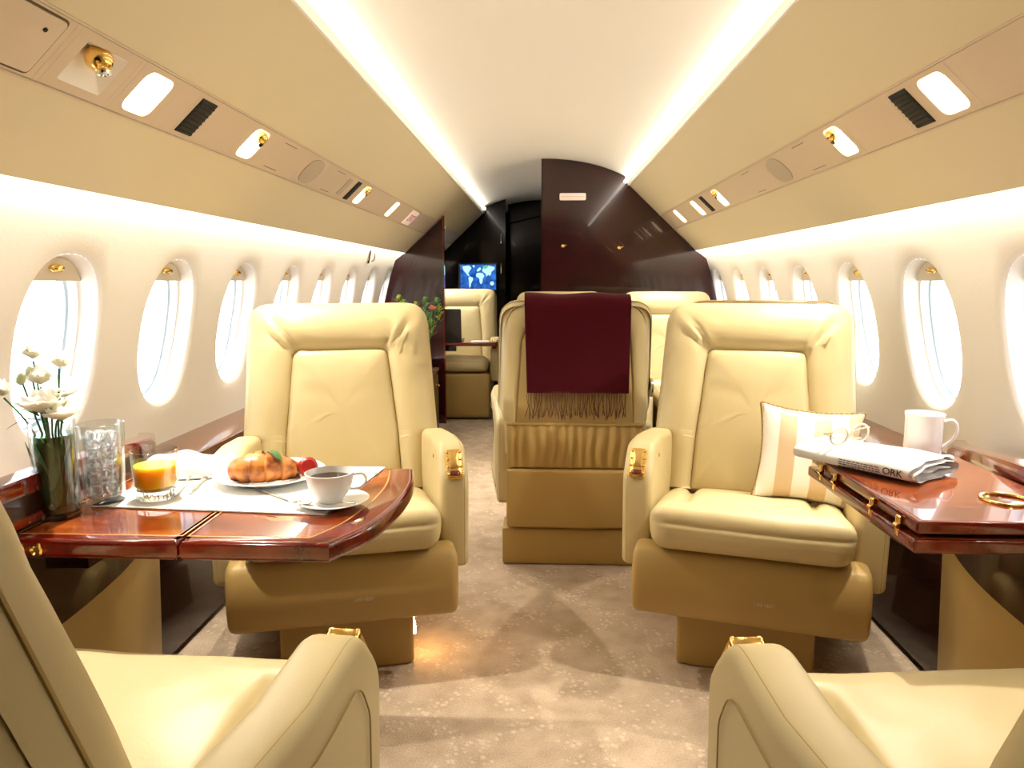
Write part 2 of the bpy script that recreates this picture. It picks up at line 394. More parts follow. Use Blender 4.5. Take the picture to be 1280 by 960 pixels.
# ------------------------------------------------------------------ cabin shell
Y0, Y1 = -1.2, 7.4
P0 = (0.538, 1.69); P1 = (1.003, 1.253)                 # cove lip and valance lip of the sloping side panel
DL = math.hypot(P1[0] - P0[0], P1[1] - P0[1]); DX, DZ = (P1[0] - P0[0]) / DL, (P1[1] - P0[1]) / DL
T0, T1 = 0.311, 0.435                                     # the service strip lies between these distances down the slope
def slope(s, t, y, h=0.0):                                # point t metres down the slope, h metres into the cabin
    return (s * (P0[0] + DX * t + DZ * h), y, P0[1] + DZ * t - DX * h)
def wall_x(z):
    T = [(0.0, 1.10), (0.30, 1.18), (0.54, 1.215), (0.67, 1.212), (0.80, 1.195), (0.955, 1.163), (1.128, 1.115), (1.27, 1.062), (1.36, 1.02)]
    for (a, xa), (b, xb) in zip(T, T[1:]):
        if z <= b: return xa + (xb - xa) * (z - a) / (b - a)
    return T[-1][1]
def wall_xs(z): return (wall_x(z - 0.05) + 2 * wall_x(z) + wall_x(z + 0.05)) / 4 if 0.06 < z < 1.3 else wall_x(z)

fl = struct(obj('floor', box(-1.25, 1.25, Y0, Y1, -0.03, 0.0), CARPET))

# vault and sloping side panels
NV = 24
vault = [(-0.60 + 1.20 * i / NV) for i in range(NV + 1)]
def vz(x): return 1.845 - 0.33 * x * x - 0.28 * x ** 4
g = G(); rings = []
for y in (Y0, Y1):
    rings.append([(x, y, vz(x)) for x in vault] + [(x, y, vz(x) + 0.03) for x in reversed(vault)])
g.add(loft(rings)); ceil = struct(obj('ceiling', g, VAULT))
for s in (-1, 1):
    def strip(ta, tb, ya, yb, th=0.012, h=0.0):
        sec = lambda y: [slope(s, ta, y, h), slope(s, tb, y, h), slope(s, tb, y, h - th), slope(s, ta, y, h - th)]
        return loft([sec(ya), sec(yb)])
    obj('upper_panel', strip(-0.006, T0 - 0.0015, Y0, Y1), SUEDE, ceil)
    obj('lower_panel', strip(T1 + 0.0015, DL, Y0, Y1), SUEDE, ceil)
    obj('strip_bead', G().add(strip(T0 - 0.006, T0 - 0.002, Y0, Y1, 0.004, 0.0025)).add(strip(T1 + 0.002, T1 + 0.006, Y0, Y1, 0.004, 0.0025)), PLASTIC, ceil)
    # cove trough behind the lip, valance box above the lamp
    obj('cove_trough', G().add(loft([[(s * 0.545, y, 1.680), (s * 0.62, y, 1.680), (s * 0.62, y, 1.76), (s * 0.63, y, 1.76), (s * 0.63, y, 1.670), (s * 0.552, y, 1.670)] for y in (Y0, Y1)])), VAULT, ceil)
    obj('valance_box', G().add(loft([[(s * 1.006, y, 1.262), (s * 1.000, y, 1.275), (s * 1.003, y, 1.33), (s * 1.13, y, 1.33), (s * 1.13, y, 1.34), (s * 0.998, y, 1.34), (s * 0.996, y, 1.275)] for y in (Y0, Y1)])), VAULT, ceil)
    side = 'left' if s < 0 else 'right'
    t_ = obj('cove_light', tube([(s * 0.532, 1.0, 1.697), (s * 0.532, Y1 - 0.75, 1.697)], 0.011, 8), TUBE)
    tag(t_, 'white glowing cove light running along the %s edge of the vaulted ceiling' % side, 'light')
    t_ = obj('valance_light', tube([(s * 1.030, 1.0, 1.290), (s * 1.030, Y1 - 0.75, 1.290)], 0.010, 8), TUBE2)
    tag(t_, 'hidden valance light washing the wall above the %s windows' % side, 'light')

# side walls: one bay per window, real oval openings
PITCH = 0.513; YW0 = 1.70
ZB, ZT = 0.50, 1.345; ZC = 0.898
HWY, HWZ = 0.164, 0.236
def oval(a, b, ang, p=2.35):
    c, q = math.cos(ang), math.sin(ang)
    return (a * math.copysign(abs(c) ** (2 / p), c), b * math.copysign(abs(q) ** (2 / p), q))
NW = 56
def wall_bay(s, yc, half0, half1, hole=True):
    v = []; f = []
    angs = [2 * math.pi * (i + 0.5) / NW for i in range(NW)]
    rings = []
    def rect(a):
        c, q = math.cos(a), math.sin(a); hy = half1 if c > 0 else half0; hz = (ZT - ZC) if q > 0 else (ZC - ZB)
        k = min(hy / max(1e-9, abs(c)), hz / max(1e-9, abs(q))); return (c * k, q * k)
    # make sure corners are hit: snap nearest angle
    outer = [rect(a) for a in angs]
    for cy, cz in ((half1, ZT - ZC), (-half0, ZT - ZC), (-half0, ZB - ZC), (half1, ZB - ZC)):
        k = min(range(NW), key=lambda i: (outer[i][0] - cy) ** 2 + (outer[i][1] - cz) ** 2); outer[k] = (cy, cz)
    inn = [oval(HWY, HWZ, a) for a in angs]
    for t in (0, .2, .4, .6, .8, 1.0):
        rings.append([(o[0] * (1 - t) + i_[0] * t, o[1] * (1 - t) + i_[1] * t, 0.0) for o, i_ in zip(outer, inn)])
    rings.append([(*oval(HWY - .006, HWZ - .006, a), 0.003) for a in angs]); rings.append([(*oval(HWY - .012, HWZ - .012, a), 0.010) for a in angs])
    R = [[(s * (wall_xs(ZC + z) + d), yc + y, ZC + z) for y, z, d in r] for r in rings]
    return loft(R, False, False)
WIN = {}
for s in (-1, 1):
    g = G(); n = 0
    ks = list(range(-5, 11))
    for k in ks:
        yc = YW0 + PITCH * k + (0.03 if s > 0 else 0.0); 
        if yc - PITCH / 2 > 6.75: continue
        g.add(wall_bay(s, yc, PITCH / 2, PITCH / 2)); WIN.setdefault(s, []).append(yc)
    ylast = WIN[s][-1] + PITCH / 2; yfirst = WIN[s][0] - PITCH / 2
    for ya, yb in ((ylast, Y1), (Y0 - 0.2, yfirst)):
        if yb - ya > 0.01:
            zz = [ZB + (ZT - ZB) * i / 16 for i in range(17)]
            g.add(loft([[(s * wall_xs(z), y, z) for z in zz] for y in (ya, yb)], False, False, False))
    zz = [0.5 * i / 6 for i in range(7)]
    g.add(loft([[(s * wall_xs(z), y, z) for z in zz] for y in (Y0, Y1)], False, False, False))
    wl = struct(obj('wall_left' if s < 0 else 'wall_right', g, WALLM))

def make_window(s, yc, num):
    root = empty('window_%d' % num, (0, 0, 0)); struct(root)
    angs = [2 * math.pi * i / 48 for i in range(48)]
    def ring(a, b, d): return [(s * (wall_xs(ZC + oval(a, b, q)[1]) + d), yc + oval(a, b, q)[0], ZC + oval(a, b, q)[1]) for q in angs]
    obj('window_frame', loft([ring(HWY - .012, HWZ - .012, .010), ring(HWY - .016, HWZ - .016, .022), ring(HWY - .019, HWZ - .019, .045), ring(HWY - .022, HWZ - .022, .052), ring(HWY - .026, HWZ - .026, .054)], False, False), REVEAL, root)
    obj('outer_tunnel', loft([ring(HWY - .026, HWZ - .026, .054), ring(HWY - .026, HWZ - .026, .080), ring(HWY - .034, HWZ - .034, .082), ring(HWY - .034, HWZ - .034, .098)], False, False), TUNNEL, root)
    obj('pane', loft([ring(HWY - .023, HWZ - .023, .0535), ring(.004, .004, .0535)], False, True), PANE, root)
    # drawn-up shade showing at the head of the opening
    zlo = (1.058 if yc > .9 else .69) - ZC;       # closed shades added behind the camera, unseen, to darken the near end
    a, b = HWY - .021, HWZ - .021; pts = []
    q0 = math.asin(min(1, (abs(zlo) / b) ** (2.35 / 2))) * (1 if zlo > 0 else -1)
    arc = [oval(a, b, q0 + (math.pi - 2 * q0) * i / 24) for i in range(25)]
    pts = [Vector(p) for p in arc]
    steps = [(.044, 0), (.050, 0)]
    obj('shade', slab(pts, steps, lambda y, z, d: (s * (wall_xs(ZC + z) + d), yc + y, ZC + z)), SHADE, root)
    lz = 1.088
    L = obj('shade_latch', G().add(lathe([(0.0005, -.004), (.024, -.004), (.026, 0), (.024, .004), (.016, .006), (.012, .012), (.0005, .013)], 16, sx=1.0, sy=0.42)), BRASS, root)
    L.matrix_local = Matrix.Translation((s * (wall_xs(lz) + .040), yc, lz)) @ Matrix.Rotation(-s * math.radians(90), 4, 'Y') @ Matrix.Rotation(math.radians(90), 4, 'Z')
num = 1
for s in (-1, 1):
    for yc in WIN[s]:
        make_window(s, yc, num); num += 1

# ledges, dado and table consoles
ti = 1
for s in (-1, 1):
    sec = lambda y: [(s * 1.225, y, 0.515), (s * 1.225, y, 0.545), (s * 1.05, y, 0.545), (s * 1.04, y, 0.540), (s * 1.04, y, 0.515)]
    struct(obj('trim_%d' % ti, loft([sec(Y0), sec(Y1 - 0.6)]), WOOD_L)); ti += 1
    sec = lambda y: [(s * 1.055, y, 0.515), (s * 1.20, y, 0.515), (s * 1.20, y, 0.02), (s * 1.035, y, 0.02)]
    struct(obj('trim_%d' % ti, loft([sec(Y0), sec(Y1 - 0.6)]), WOOD_K)); ti += 1
    path = smooth_path([(1.095, 1.95, .615), (1.055, 1.88, .625), (0.99, 1.74, .648), (0.925, 1.55, .678), (0.888, 1.35, .70), (0.872, 1.1, .712), (0.87, .6, .715), (0.87, -.6, .715), (0.87, Y0, .715)], 5)
    # top rail
    def rail_ring(p, nx):
        wdt = 0.050
        a = [(0, -.030), (0, -.006), (.003, -.001), (.009, .0), (wdt - .006, .0), (wdt, -.006), (wdt, -.030)]
        return [(s * (p.x + u), p.y, p.z + .018 + h) for u, h in a]
    struct(obj('trim_%d' % ti, loft([rail_ring(p, 0) for p in path]), WOOD_E)); ti += 1
    struct(obj('trim_%d' % ti, loft([[(s * (p.x + .004), p.y, p.z - .012), (s * (p.x + .05), p.y, p.z - .012), (s * (p.x + .05), p.y, .435), (s * (p.x + .002), p.y, .435)] for p in path]), WOOD_K)); ti += 1
    struct(obj('baseboard_left' if s < 0 else 'baseboard_right', loft([[(s * (p.x + .006), p.y, .435), (s * (p.x + .05), p.y, .435), (s * (p.x + .06), p.y, 0.0), (s * (p.x + .02), p.y, 0.0)] for p in path]), LEATHER_D)); 
    # red lipping board just above the table level
    struct(obj('trim_%d' % ti, loft([[(s * (p.x - .004), p.y, p.z - .062), (s * (p.x - .004), p.y, p.z - .048), (s * (p.x + .004), p.y, p.z - .048), (s * (p.x + .004), p.y, p.z - .062)] for p in path]), WOOD_E)); ti += 1

# bulkheads
def section(xa, xb, n=10):        # ceiling outline between xa and xb, right half
    out = []
    for i in range(n + 1):
        x = xa + (xb - xa) * i / n; out.append((x, vz(x) - 0.002))
    return out
def bulk_outline(xin):
    # polygon of the right half: from the floor at xin up, along the ceiling, down the wall
    pts = [(xin, 0.0)] + section(xin, 0.53, 12) + [(0.545, 1.684), (1.003, 1.250), (1.012, 1.248)]
    for z in (1.2, 1.1, 1.0, 0.9, 0.8, 0.7, 0.6, 0.5, 0.3): pts.append((wall_x(z) - 0.015, z))
    pts.append((1.10, 0.0)); return pts
pts = [Vector(p) for p in bulk_outline(-0.010)]
bk = struct(obj('wall_right_bulkhead', slab(pts, [(4.86, 0.003), (4.863, 0), (4.90, 0)], lambda a, b, h: (a, h, b)), WOOD_B))
obj('edge_strip', box(-0.016, -0.009, 4.858, 4.902, 0, 1.843), WOOD_K, bk)
pts = [Vector(p) for p in [(-0.722, 0.0), (-0.722, 1.505)] + [(-1.003, 1.250), (-1.012, 1.248)] + [(-(wall_x(z) - 0.015), z) for z in (1.2, 1.1, 1.0, 0.9, 0.8, 0.7, 0.6, 0.5, 0.3)] + [(-1.10, 0.0)]]
dv = struct(obj('wall_left_divider', slab(pts, [(5.25, 0.003), (5.253, 0), (5.29, 0)], lambda a, b, h: (a, h, b)), WOOD_B))
obj('edge_strip', box(-0.724, -0.716, 5.248, 5.292, 0, 1.515), WOOD_E, dv)
pts = [Vector(p) for p in [(-x, z) for x, z in bulk_outline(0.352)]]
struct(obj('wall_front_partition', slab(pts, [(6.80, 0.0), (6.84, 0)], lambda a, b, h: (a, h, b)), BLACK))
struct(obj('wall_front', box(-1.3, 1.3, Y1, Y1 + 0.03, -0.03, 1.9), BLACK))
struct(obj('wall_corridor', box(-0.008, 0.02, 4.90, Y1, 0, 1.84), WOOD_K))
struct(obj('wall_back', box(-1.3, 1.3, Y0 - 0.03, Y0, -0.03, 1.9), WOOD_B))
# dark head of the forward doorway
struct(obj('trim_%d' % ti, slab([Vector(p) for p in [(-.352, 1.62)] + [(x, vz(x) - .002) for x in (-.352, -.3, -.2, -.1, -.008)] + [(-.008, 1.70)]], [(7.30, 0), (7.38, 0)], lambda a, b, h: (a, h, b)), BLACK)); ti += 1

# ------------------------------------------------------------------ seats
TILT = math.tan(math.radians(18)); VL = 0.605; ZB0 = 0.42; LY0 = 0.045
ct, st = math.cos(math.radians(18)), math.sin(math.radians(18))
def BF(x, v, h):      # point on the reclined front plane of the backrest, h metres forward of it
    return (x, LY0 + v * st - h * ct, ZB0 + v * ct + h * st)
SUB = 9
def sym(c): return c + [(-x, y, r) for x, y, r in reversed(c)]
OUT = round_poly(sym([(-.262, 0.0, .02), (-.262, .170, .008), (-.288, .185, .020), (-.272, VL, .074)]), 6, SUB)
INN = round_poly(sym([(-.172, 0.015, .01), (-.166, .172, .004), (-.165, .190, .004), (-.141, .452, .028)]), 6, SUB)
REAR = round_poly(sym([(-.255, 0.0, .02), (-.258, .135, .008), (-.262, .150, .020), (-.250, VL - .012, .125)]), 6, SUB)
RINN = round_poly(sym([(-.215, 0.0, .02), (-.215, .135, .008), (-.214, .150, .020), (-.190, VL - .10, .085)]), 6, SUB)
CEN = Vector((0, 0.28))
def lerp2(a, b, t): return [Vector(p).lerp(Vector(q), t) for p, q in zip(a, b)]
def wrinkle(x, v, t):
    # pull creases gathered round the two upper corners of the panel
    c = 0.0
    for sx in (-1, 1):
        d = Vector((x - sx * .145, v - .452)); r = d.length; a = math.atan2(d.y, sx * d.x)
        wgt = math.exp(-((r - .04) / .065) ** 2) * max(0, math.cos((a - .8) * 0.75))
        c += wgt * math.sin(a * 11 + 1.3 * sx + 2 * noise.noise((x * 9, v * 9, 3))) * .0085
    c += (noise.noise((x * 7, v * 7, 1.7)) * .004 + noise.noise((x * 26, v * 13, 5.1)) * .0014)
    if v < .45: c += .0028 * math.sin(v * 95 + 6 * noise.noise((x * 5, v * 6, 9))) * math.exp(-((v - .36) / .06) ** 2) * min(1, t * 3)
    return c
def ring_front(o, h, t=0.0, wr=True): return [BF(p.x, p.y, h + (wrinkle(p.x, p.y, t) if wr else 0)) for p in o]

def rear_pt(x, v, dy=0.0):
    y = 0.302 + 0.006 * (v / VL) - max(0, v - .50) * .10
    return (x, y + dy, ZB0 + v * (ct + .002))
def build_armchair(name, aisle):
    """lounge seat facing -Y, origin on the floor; aisle = +1/-1 is the side that carries the brass control panel"""
    root = empty(name)
    # plinth and rear skirt
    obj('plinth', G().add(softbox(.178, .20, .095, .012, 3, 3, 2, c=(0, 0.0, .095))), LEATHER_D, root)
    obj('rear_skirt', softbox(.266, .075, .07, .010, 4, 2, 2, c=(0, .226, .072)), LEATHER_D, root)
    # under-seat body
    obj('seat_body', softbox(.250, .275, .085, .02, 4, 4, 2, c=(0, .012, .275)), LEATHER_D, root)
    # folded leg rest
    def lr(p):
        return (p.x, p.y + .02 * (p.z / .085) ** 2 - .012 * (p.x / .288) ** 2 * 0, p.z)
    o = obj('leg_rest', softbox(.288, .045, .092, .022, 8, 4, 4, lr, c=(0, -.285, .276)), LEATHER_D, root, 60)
    text('stitched_lettering', 'LIFE VEST', .0115, ROPE_L, o, (.045, -.3305, .262), (math.radians(90), 0, 0), .0003)
    # seat cushion with side bolsters and front welt
    def cu(p):
        x, y, z = p
        k = .018 * (1 - (x / .25) ** 4) * (1 - (y / .23) ** 2)
        top = max(0, min(1, (z + .045) / .05))
        gro = -.020 * math.exp(-((abs(x) - .162) / .013) ** 2) * (1 if y > -.15 else max(0, 1 - (-.15 - y) / .03))
        gro += -.006 * math.exp(-((y + .205) / .007) ** 2)
        wel = noise.noise((x * 6, y * 6, 2)) * .006 + noise.noise((x * 14, y * 20, 4)) * .0018
        z2 = z + (k + gro + wel) * top - .17 * (y + .17)
        if z < .02: # front welt groove on the nose
            y += .0
        gy = .004 * math.exp(-((z - .012) / .006) ** 2) if y < -.21 else 0
        return (x * (1 + .008 * math.sin(z * 40)), y + gy, z2)
    obj('seat_cushion', softbox(.246, .240, .060, .045, 36, 30, 10, cu, c=(0, -.100, .424)), LEATHER, root, 70)
    # backrest bolster ring
    R = [ring_front(inset(OUT, .004), -.075, 0, False), ring_front(OUT, -.045, 0, False), ring_front(OUT, -.028, 0, False), ring_front(inset(OUT, .004), -.012, 0), ring_front(inset(OUT, .014), .002, .1)]
    base = inset(OUT, .014)
    for t, h in ((.12, .010), (.26, .017), (.42, .021), (.58, .022), (.74, .018), (.86, .011), (.94, .002), (1.0, -.010)):
        R.append(ring_front(lerp2(base, INN, t), h, t))
    obj('backrest', loft(R, False, False), LEATHER, root, 75)
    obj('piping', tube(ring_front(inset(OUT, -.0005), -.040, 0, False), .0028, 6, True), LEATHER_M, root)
    # inset back panel
    R = [ring_front(INN, -.010, 1, False), ring_front(inset(INN, .004), -.002, 1, False)]
    q = inset(INN, .004)
    for t, h in ((.06, .004), (.15, .008), (.35, .012), (.6, .014), (.85, .015)):
        R.append(ring_front([Vector(p).lerp(Vector((p.x * .15, CEN.y + (p.y - CEN.y) * .2)), t) for p in q], h, .5))
    obj('back_panel', loft(R, False, True), LEATHER, root, 75)
    # shell and rear upholstery
    mid = [BF(p.x, p.y, -.060) for p in inset(OUT, .003)]
    R = [mid]
    for t in (.2, .45, .7): 
        R.append([tuple(Vector(m_).lerp(Vector(rear_pt(p.x, p.y)), t)) for m_, p in zip([BF(p.x, p.y, -.060) for p in inset(lerp2(OUT, REAR, t * .5), .001)], REAR)])
    R.append([rear_pt(p.x, p.y, -.012) for p in REAR]); R.append([rear_pt(p.x, p.y, -.003) for p in inset(REAR, .008)]); R.append([rear_pt(p.x, p.y, .003) for p in inset(REAR, .020)])
    for t, h in ((.4, .006), (.8, .004), (.95, .001), (1, -.004)): R.append([rear_pt(p.x, p.y, h) for p in lerp2(inset(REAR, .020), RINN, t)])
    obj('back_shell', loft(R, False, False), LEATHER, root, 60)
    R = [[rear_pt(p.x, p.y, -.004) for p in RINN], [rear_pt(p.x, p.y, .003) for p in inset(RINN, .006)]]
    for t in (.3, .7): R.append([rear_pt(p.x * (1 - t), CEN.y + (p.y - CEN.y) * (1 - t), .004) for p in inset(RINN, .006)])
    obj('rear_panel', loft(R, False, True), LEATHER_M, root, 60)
    # gathered seat-back pocket
    def pk(p):
        x, y, z = p
        if y > 0:
            u = (z + .095) / .19
            y += (.006 * math.sin(x * 170 + 3 * noise.noise((x * 8, z * 9, 0))) + .010 * noise.noise((x * 22, z * 4, 3))) * math.sin(math.pi * min(1, max(0, u))) ** .6 + .012 * math.sin(math.pi * u)
        return (x, y, z)
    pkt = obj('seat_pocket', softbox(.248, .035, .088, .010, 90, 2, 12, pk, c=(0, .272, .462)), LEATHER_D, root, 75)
    obj('pocket_hem', softbox(.249, .006, .0055, .003, 6, 2, 2, c=(0, .310, .541)), LEATHER_D, pkt)
    def pl(p):
        x, y, z = p
        if y > 0: y += .012 * (1 - (x / .25) ** 2) + .010 * noise.noise((x * 5, z * 5, 7))
        return (x, y, z)
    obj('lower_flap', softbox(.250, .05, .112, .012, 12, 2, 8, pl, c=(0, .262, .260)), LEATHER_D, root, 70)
    # armrests
    side = [(.27, .22, .03), (-.232, .285, .02), (-.246, .540, .085), (-.175, .620, .075), (.10, .606, .05), (.27, .545, .06)]
    arm_x = lambda y: .290 - .040 * min(1, max(0, y + .02) / .26)          # the arms draw in towards the back
    P = round_poly(side, 6, 4)
    for sx in (-1, 1):
        stp = edge_steps(-.040, .040, .020, 4)
        A = obj('armrest', slab(P, stp, lambda a, b, h: (sx * arm_x(a) + h, a, b)), LEATHER, root, 50)
        wl_ = inset(P, .060)
        x_ = sx * (.29 + .0402)
        path = [(x_ + sx * (arm_x(p.x) - .29), p.x, p.y) for p in round_poly([(.22, .27, .02), (-.180, .320, .02), (-.185, .500, .05), (-.150, .562, .05), (.10, .550, .04), (.22, .510, .02)], 6, 6)]
        obj('seam', tube(path, .0012, 5, True), SEAM, A)
        obj('seam', tube([(sx * arm_x(p.x) + sx * .026, p.x, p.y) for p in inset(P, .002)], .0011, 5, True), SEAM, A)
        if sx == aisle:
            # brass control panel on the sloping nose
            c = Vector((sx * .292, -.2215, .571)); d = Vector((0, .066, .090)).normalized()     # up the slope
            n = Vector((0, -d.z, d.y))
            m4 = Matrix(((1, 0, 0, c.x), (0, d.y, n.y, c.y), (0, d.z, n.z, c.z), (0, 0, 0, 1)))
            cp = obj('control_panel', G().add(slab(rrect(.046, .084, .010, 4), edge_steps(-.012, .005, .002, 2))), BRASS, root); cp.matrix_local = m4
            obj('panel_plate', slab(rrect(.026, .046, .004, 3, 0, .010), edge_steps(.004, .0075, .001, 2)), BRASS, cp)
            obj('call_button', slab(rrect(.026, .014, .004, 3, 0, -.028), edge_steps(.004, .0065, .001, 2)), WOOD_E, cp)
            for k in range(4):
                for q_ in (-1, 1): obj('stud', ball((q_ * .0175, -.030 + k * .021, .0055), .0042, 6), BRASS, cp)
            obj('recline_button', lathe([(.0065, -.004), (.0065, .002), (.003, .004)], 12), BRASS, root).matrix_local = Matrix.Translation((sx * .2485, -.13, .575)) @ Matrix.Rotation(math.radians(-90 * sx), 4, 'Y')
    for sx in (-aisle,):
        o = obj('hinge_cap', G().add(lathe([(.0, .0), (.022, .0), (.024, .003), (.022, .010), (.010, .014), (0.0005, .014)], 20, sy=1.5)), STEEL, root)
        o.matrix_local = Matrix.Translation((sx * .280, LY0 + .255 * st + .10, ZB0 + .245)) @ Matrix.Rotation(math.radians(90) * sx, 4, 'Y') @ Matrix.Rotation(math.radians(90), 4, 'Z')
    return root
R_ = math.radians
seatA = build_armchair('cabin_armchair', 1)
seatB = build_armchair('cabin_armchair', -1)
def place(o, x, y, deg, label, first=False):
    c = o if first else copy_tree(o)
    c.location = (x, y, 0); c.rotation_euler = (0, 0, R_(deg)); tag(c, label, 'armchair', 'cream leather cabin armchairs'); return c
seat_L = place(seatA, -.575, 2.01, 15, 'cream leather armchair facing us behind the left table laid for breakfast', True)
seat_R = place(seatB, .60, 2.04, -16, 'cream leather armchair facing us with a striped pillow on it', True)
seat_NL = place(seatB, -.565, .70, 176, 'cream leather armchair seen from behind in the near left corner')
seat_NR = place(seatA, .570, .70, 184, 'cream leather armchair seen from behind in the near right corner')
seat_M = place(seatA, .118, 2.885, 180, 'cream leather armchair turned away, maroon throw over its back')
place(seatA, .785, 2.885, 180, 'cream leather armchair turned away, hidden behind the seat with the pillow')
place(seatB, .108, 4.36, 0, 'cream leather armchair facing us, its top peeping over the maroon throw')
place(seatB, .775, 4.36, 0, 'cream leather armchair facing us by the wall, in front of the dark bulkhead')
seat_F = place(seatA, -.66, 5.72, 0, 'far cream leather armchair facing us behind the laptop, below the map screen')

# ------------------------------------------------------------------ service strip fixtures
TM = (T0 + T1) / 2; TW = T1 - T0
def strip_frame(s, y):
    o = Vector(slope(s, TM, y, 0)); u = Vector((-s * DX, 0, -DZ)); n = Vector((s * DZ, 0, -DX)); x = u.cross(n)
    return Matrix(((x.x, u.x, n.x, o.x), (x.y, u.y, n.y, o.y), (x.z, u.z, n.z, o.z), (0, 0, 0, 1)))
def strip_empty(name, s, y, label, cat, group=None):
    e = empty(name, label=label, cat=cat, group=group); e.matrix_world = strip_frame(s, y); return e
def tile_with_hole(L, w, hl, hw, r, cx=0.0, cy=0.0):
    # flat plate L x w with a rounded opening, plus its pocket walls
    hole = rrect(hl, hw, r, 5, cx, cy, 3); n = len(hole)
    out = []
    for p in hole:
        d = Vector((p.x - cx, p.y - cy)); k = min((L / 2) / max(1e-6, abs(d.x)), (w / 2) / max(1e-6, abs(d.y))); out.append(Vector((d.x * k, d.y * k)))
    for cxx, cyy in ((L / 2, w / 2), (-L / 2, w / 2), (-L / 2, -w / 2), (L / 2, -w / 2)):
        k = min(range(n), key=lambda i: (out[i].x - cxx) ** 2 + (out[i].y - cyy) ** 2); out[k] = Vector((cxx, cyy))
    return [(p.x, p.y, 0) for p in out], [(p.x, p.y, .0) for p in hole], hole
TILE = .150
def downlight(s, y, label, aim=(0, -.37, .92), power=1.0, eyeball=0, lit=True, name='reading_light'):
    e = strip_empty(name, s, y, label, 'light', 'lights in the service strips')
    o, h, hole = tile_with_hole(TILE, TW, .098, .100, .024)
    obj('trim_plate', loft([[(p[0], p[1], -.012) for p in o], o, h, [(p.x, p.y, -.006) for p in hole]], False, False), PLASTIC, e)
    pk = [[(p.x, p.y, -.004) for p in hole], [(p.x * .96, p.y * .95, -.018) for p in hole], [(p.x * .80, p.y * .78 - .008, -.042) for p in hole]]
    pocket = obj('pocket', loft(pk, False, True), POCKET, e)
    if lit:
        obj('bulb', G().add(lathe([(.001, -.036), (.030, -.034), (.036, -.028), (.036, -.024), (.001, -.020)], 20, (0, -.010, 0), 1.0, .95)), BULB, e)
    if eyeball:
        eb = obj('eyeball', G().add(ball((eyeball * .020, .026, -.006), .019, 10)), BRASS, e)
        obj('eyeball_lens', lathe([(.0005, .0), (.0085, .0), (.0095, -.003), (.0005, -.004)], 12, (eyeball * .022, .012, .009)), BLACK, eb)
    if power > 0:
        ld = bpy.data.lights.new('halogen_beam', 'SPOT'); ld.energy = SPOT_W * power; ld.color = (1.0, .92, .78); ld.spot_size = R_(88); ld.spot_blend = .65; ld.shadow_soft_size = .012
        lo = bpy.data.objects.new('halogen_beam', ld); link('halogen_beam', lo, e)
        d = Vector(aim).normalized(); lo.matrix_local = Matrix.Translation((0, -.01, .012)) @ d.to_track_quat('-Z', 'Y').to_matrix().to_4x4()
    return e
used = {-1: [], 1: []}
def use(s, y, L): used[s].append((y - L / 2, y + L / 2))
def place_light(s, y, *a, **k): use(s, y, TILE); return downlight(s, y, *a, **k)
place_light(-1, 1.51, 'lit downlight in the left service strip between the brass eyeball and the large black grille', aim=(-.20, -.60, .80), power=1.7)
place_light(-1, 2.05, 'lit downlight with a dark-eyed eyeball, left service strip, beyond the large black grille', eyeball=1)
place_light(-1, 3.27, 'lit downlight right beside the narrow black slot in the left service strip', eyeball=1, power=.9)
place_light(-1, 3.92, 'lit downlight next to the exit sign in the left service strip', power=.9)
place_light(1, 1.57, 'lit downlight nearest to us in the right service strip beside the large black grille', aim=(.18, -.55, .82), power=1.15)
place_light(1, 2.08, 'lit downlight with brass eyeball between oval speaker and large black grille, right strip', eyeball=-1)
place_light(1, 3.44, 'lit downlight with brass eyeball beside the narrow black slot in the right service strip', eyeball=-1, power=.9)
place_light(1, 3.92, 'middle one of the three far downlights in the right service strip', power=.9)
place_light(1, 4.42, 'farthest lit downlight in the right service strip, nearest the dark bulkhead', power=.9)
place_light(-1, 5.75, 'small lit downlight beyond the left wooden divider', eyeball=1, power=.8)
place_light(-1, .62, 'unseen downlight added to the left strip to light the near left seat', power=.35)  # this pair is out of view, added so the near seats get light
place_light(1, .66, 'unseen downlight added to the right strip to light the near right seat', power=.35)

def eyeball_vent(s, y, label):
    use(s, y, TILE + .03); L = TILE + .03
    e = strip_empty('air_gasper', s, y, label, 'air vent')
    o, h, hole = tile_with_hole(L, TW, .120, .088, .006)
    obj('trim_plate', loft([[(p[0], p[1], -.012) for p in o], o, h], False, False), PLASTIC, e)
    # wedge-shaped recess that deepens towards the ball
    obj('pocket', loft([[(p.x, p.y, 0.0) for p in hole], [(p.x * .42 + .004, p.y * .30 + .014, -.030) for p in hole]], False, True), POCKET, e)
    b = obj('eyeball', ball((.0, .020, -.006), .024, 12), BRASS, e)
    o = obj('nozzle', lathe([(.0005, -.002), (.010, -.002), (.013, .001), (.012, .005), (.007, .006), (.006, .002), (.0005, .002)], 16), STEEL, b); o.location = (0, .020 - .45 * .023, -.006 + .89 * .023); o.rotation_euler = (R_(27), 0, 0)
eyeball_vent(-1, 1.33, 'brass swivelling air vent in a wedge recess of the left service strip')

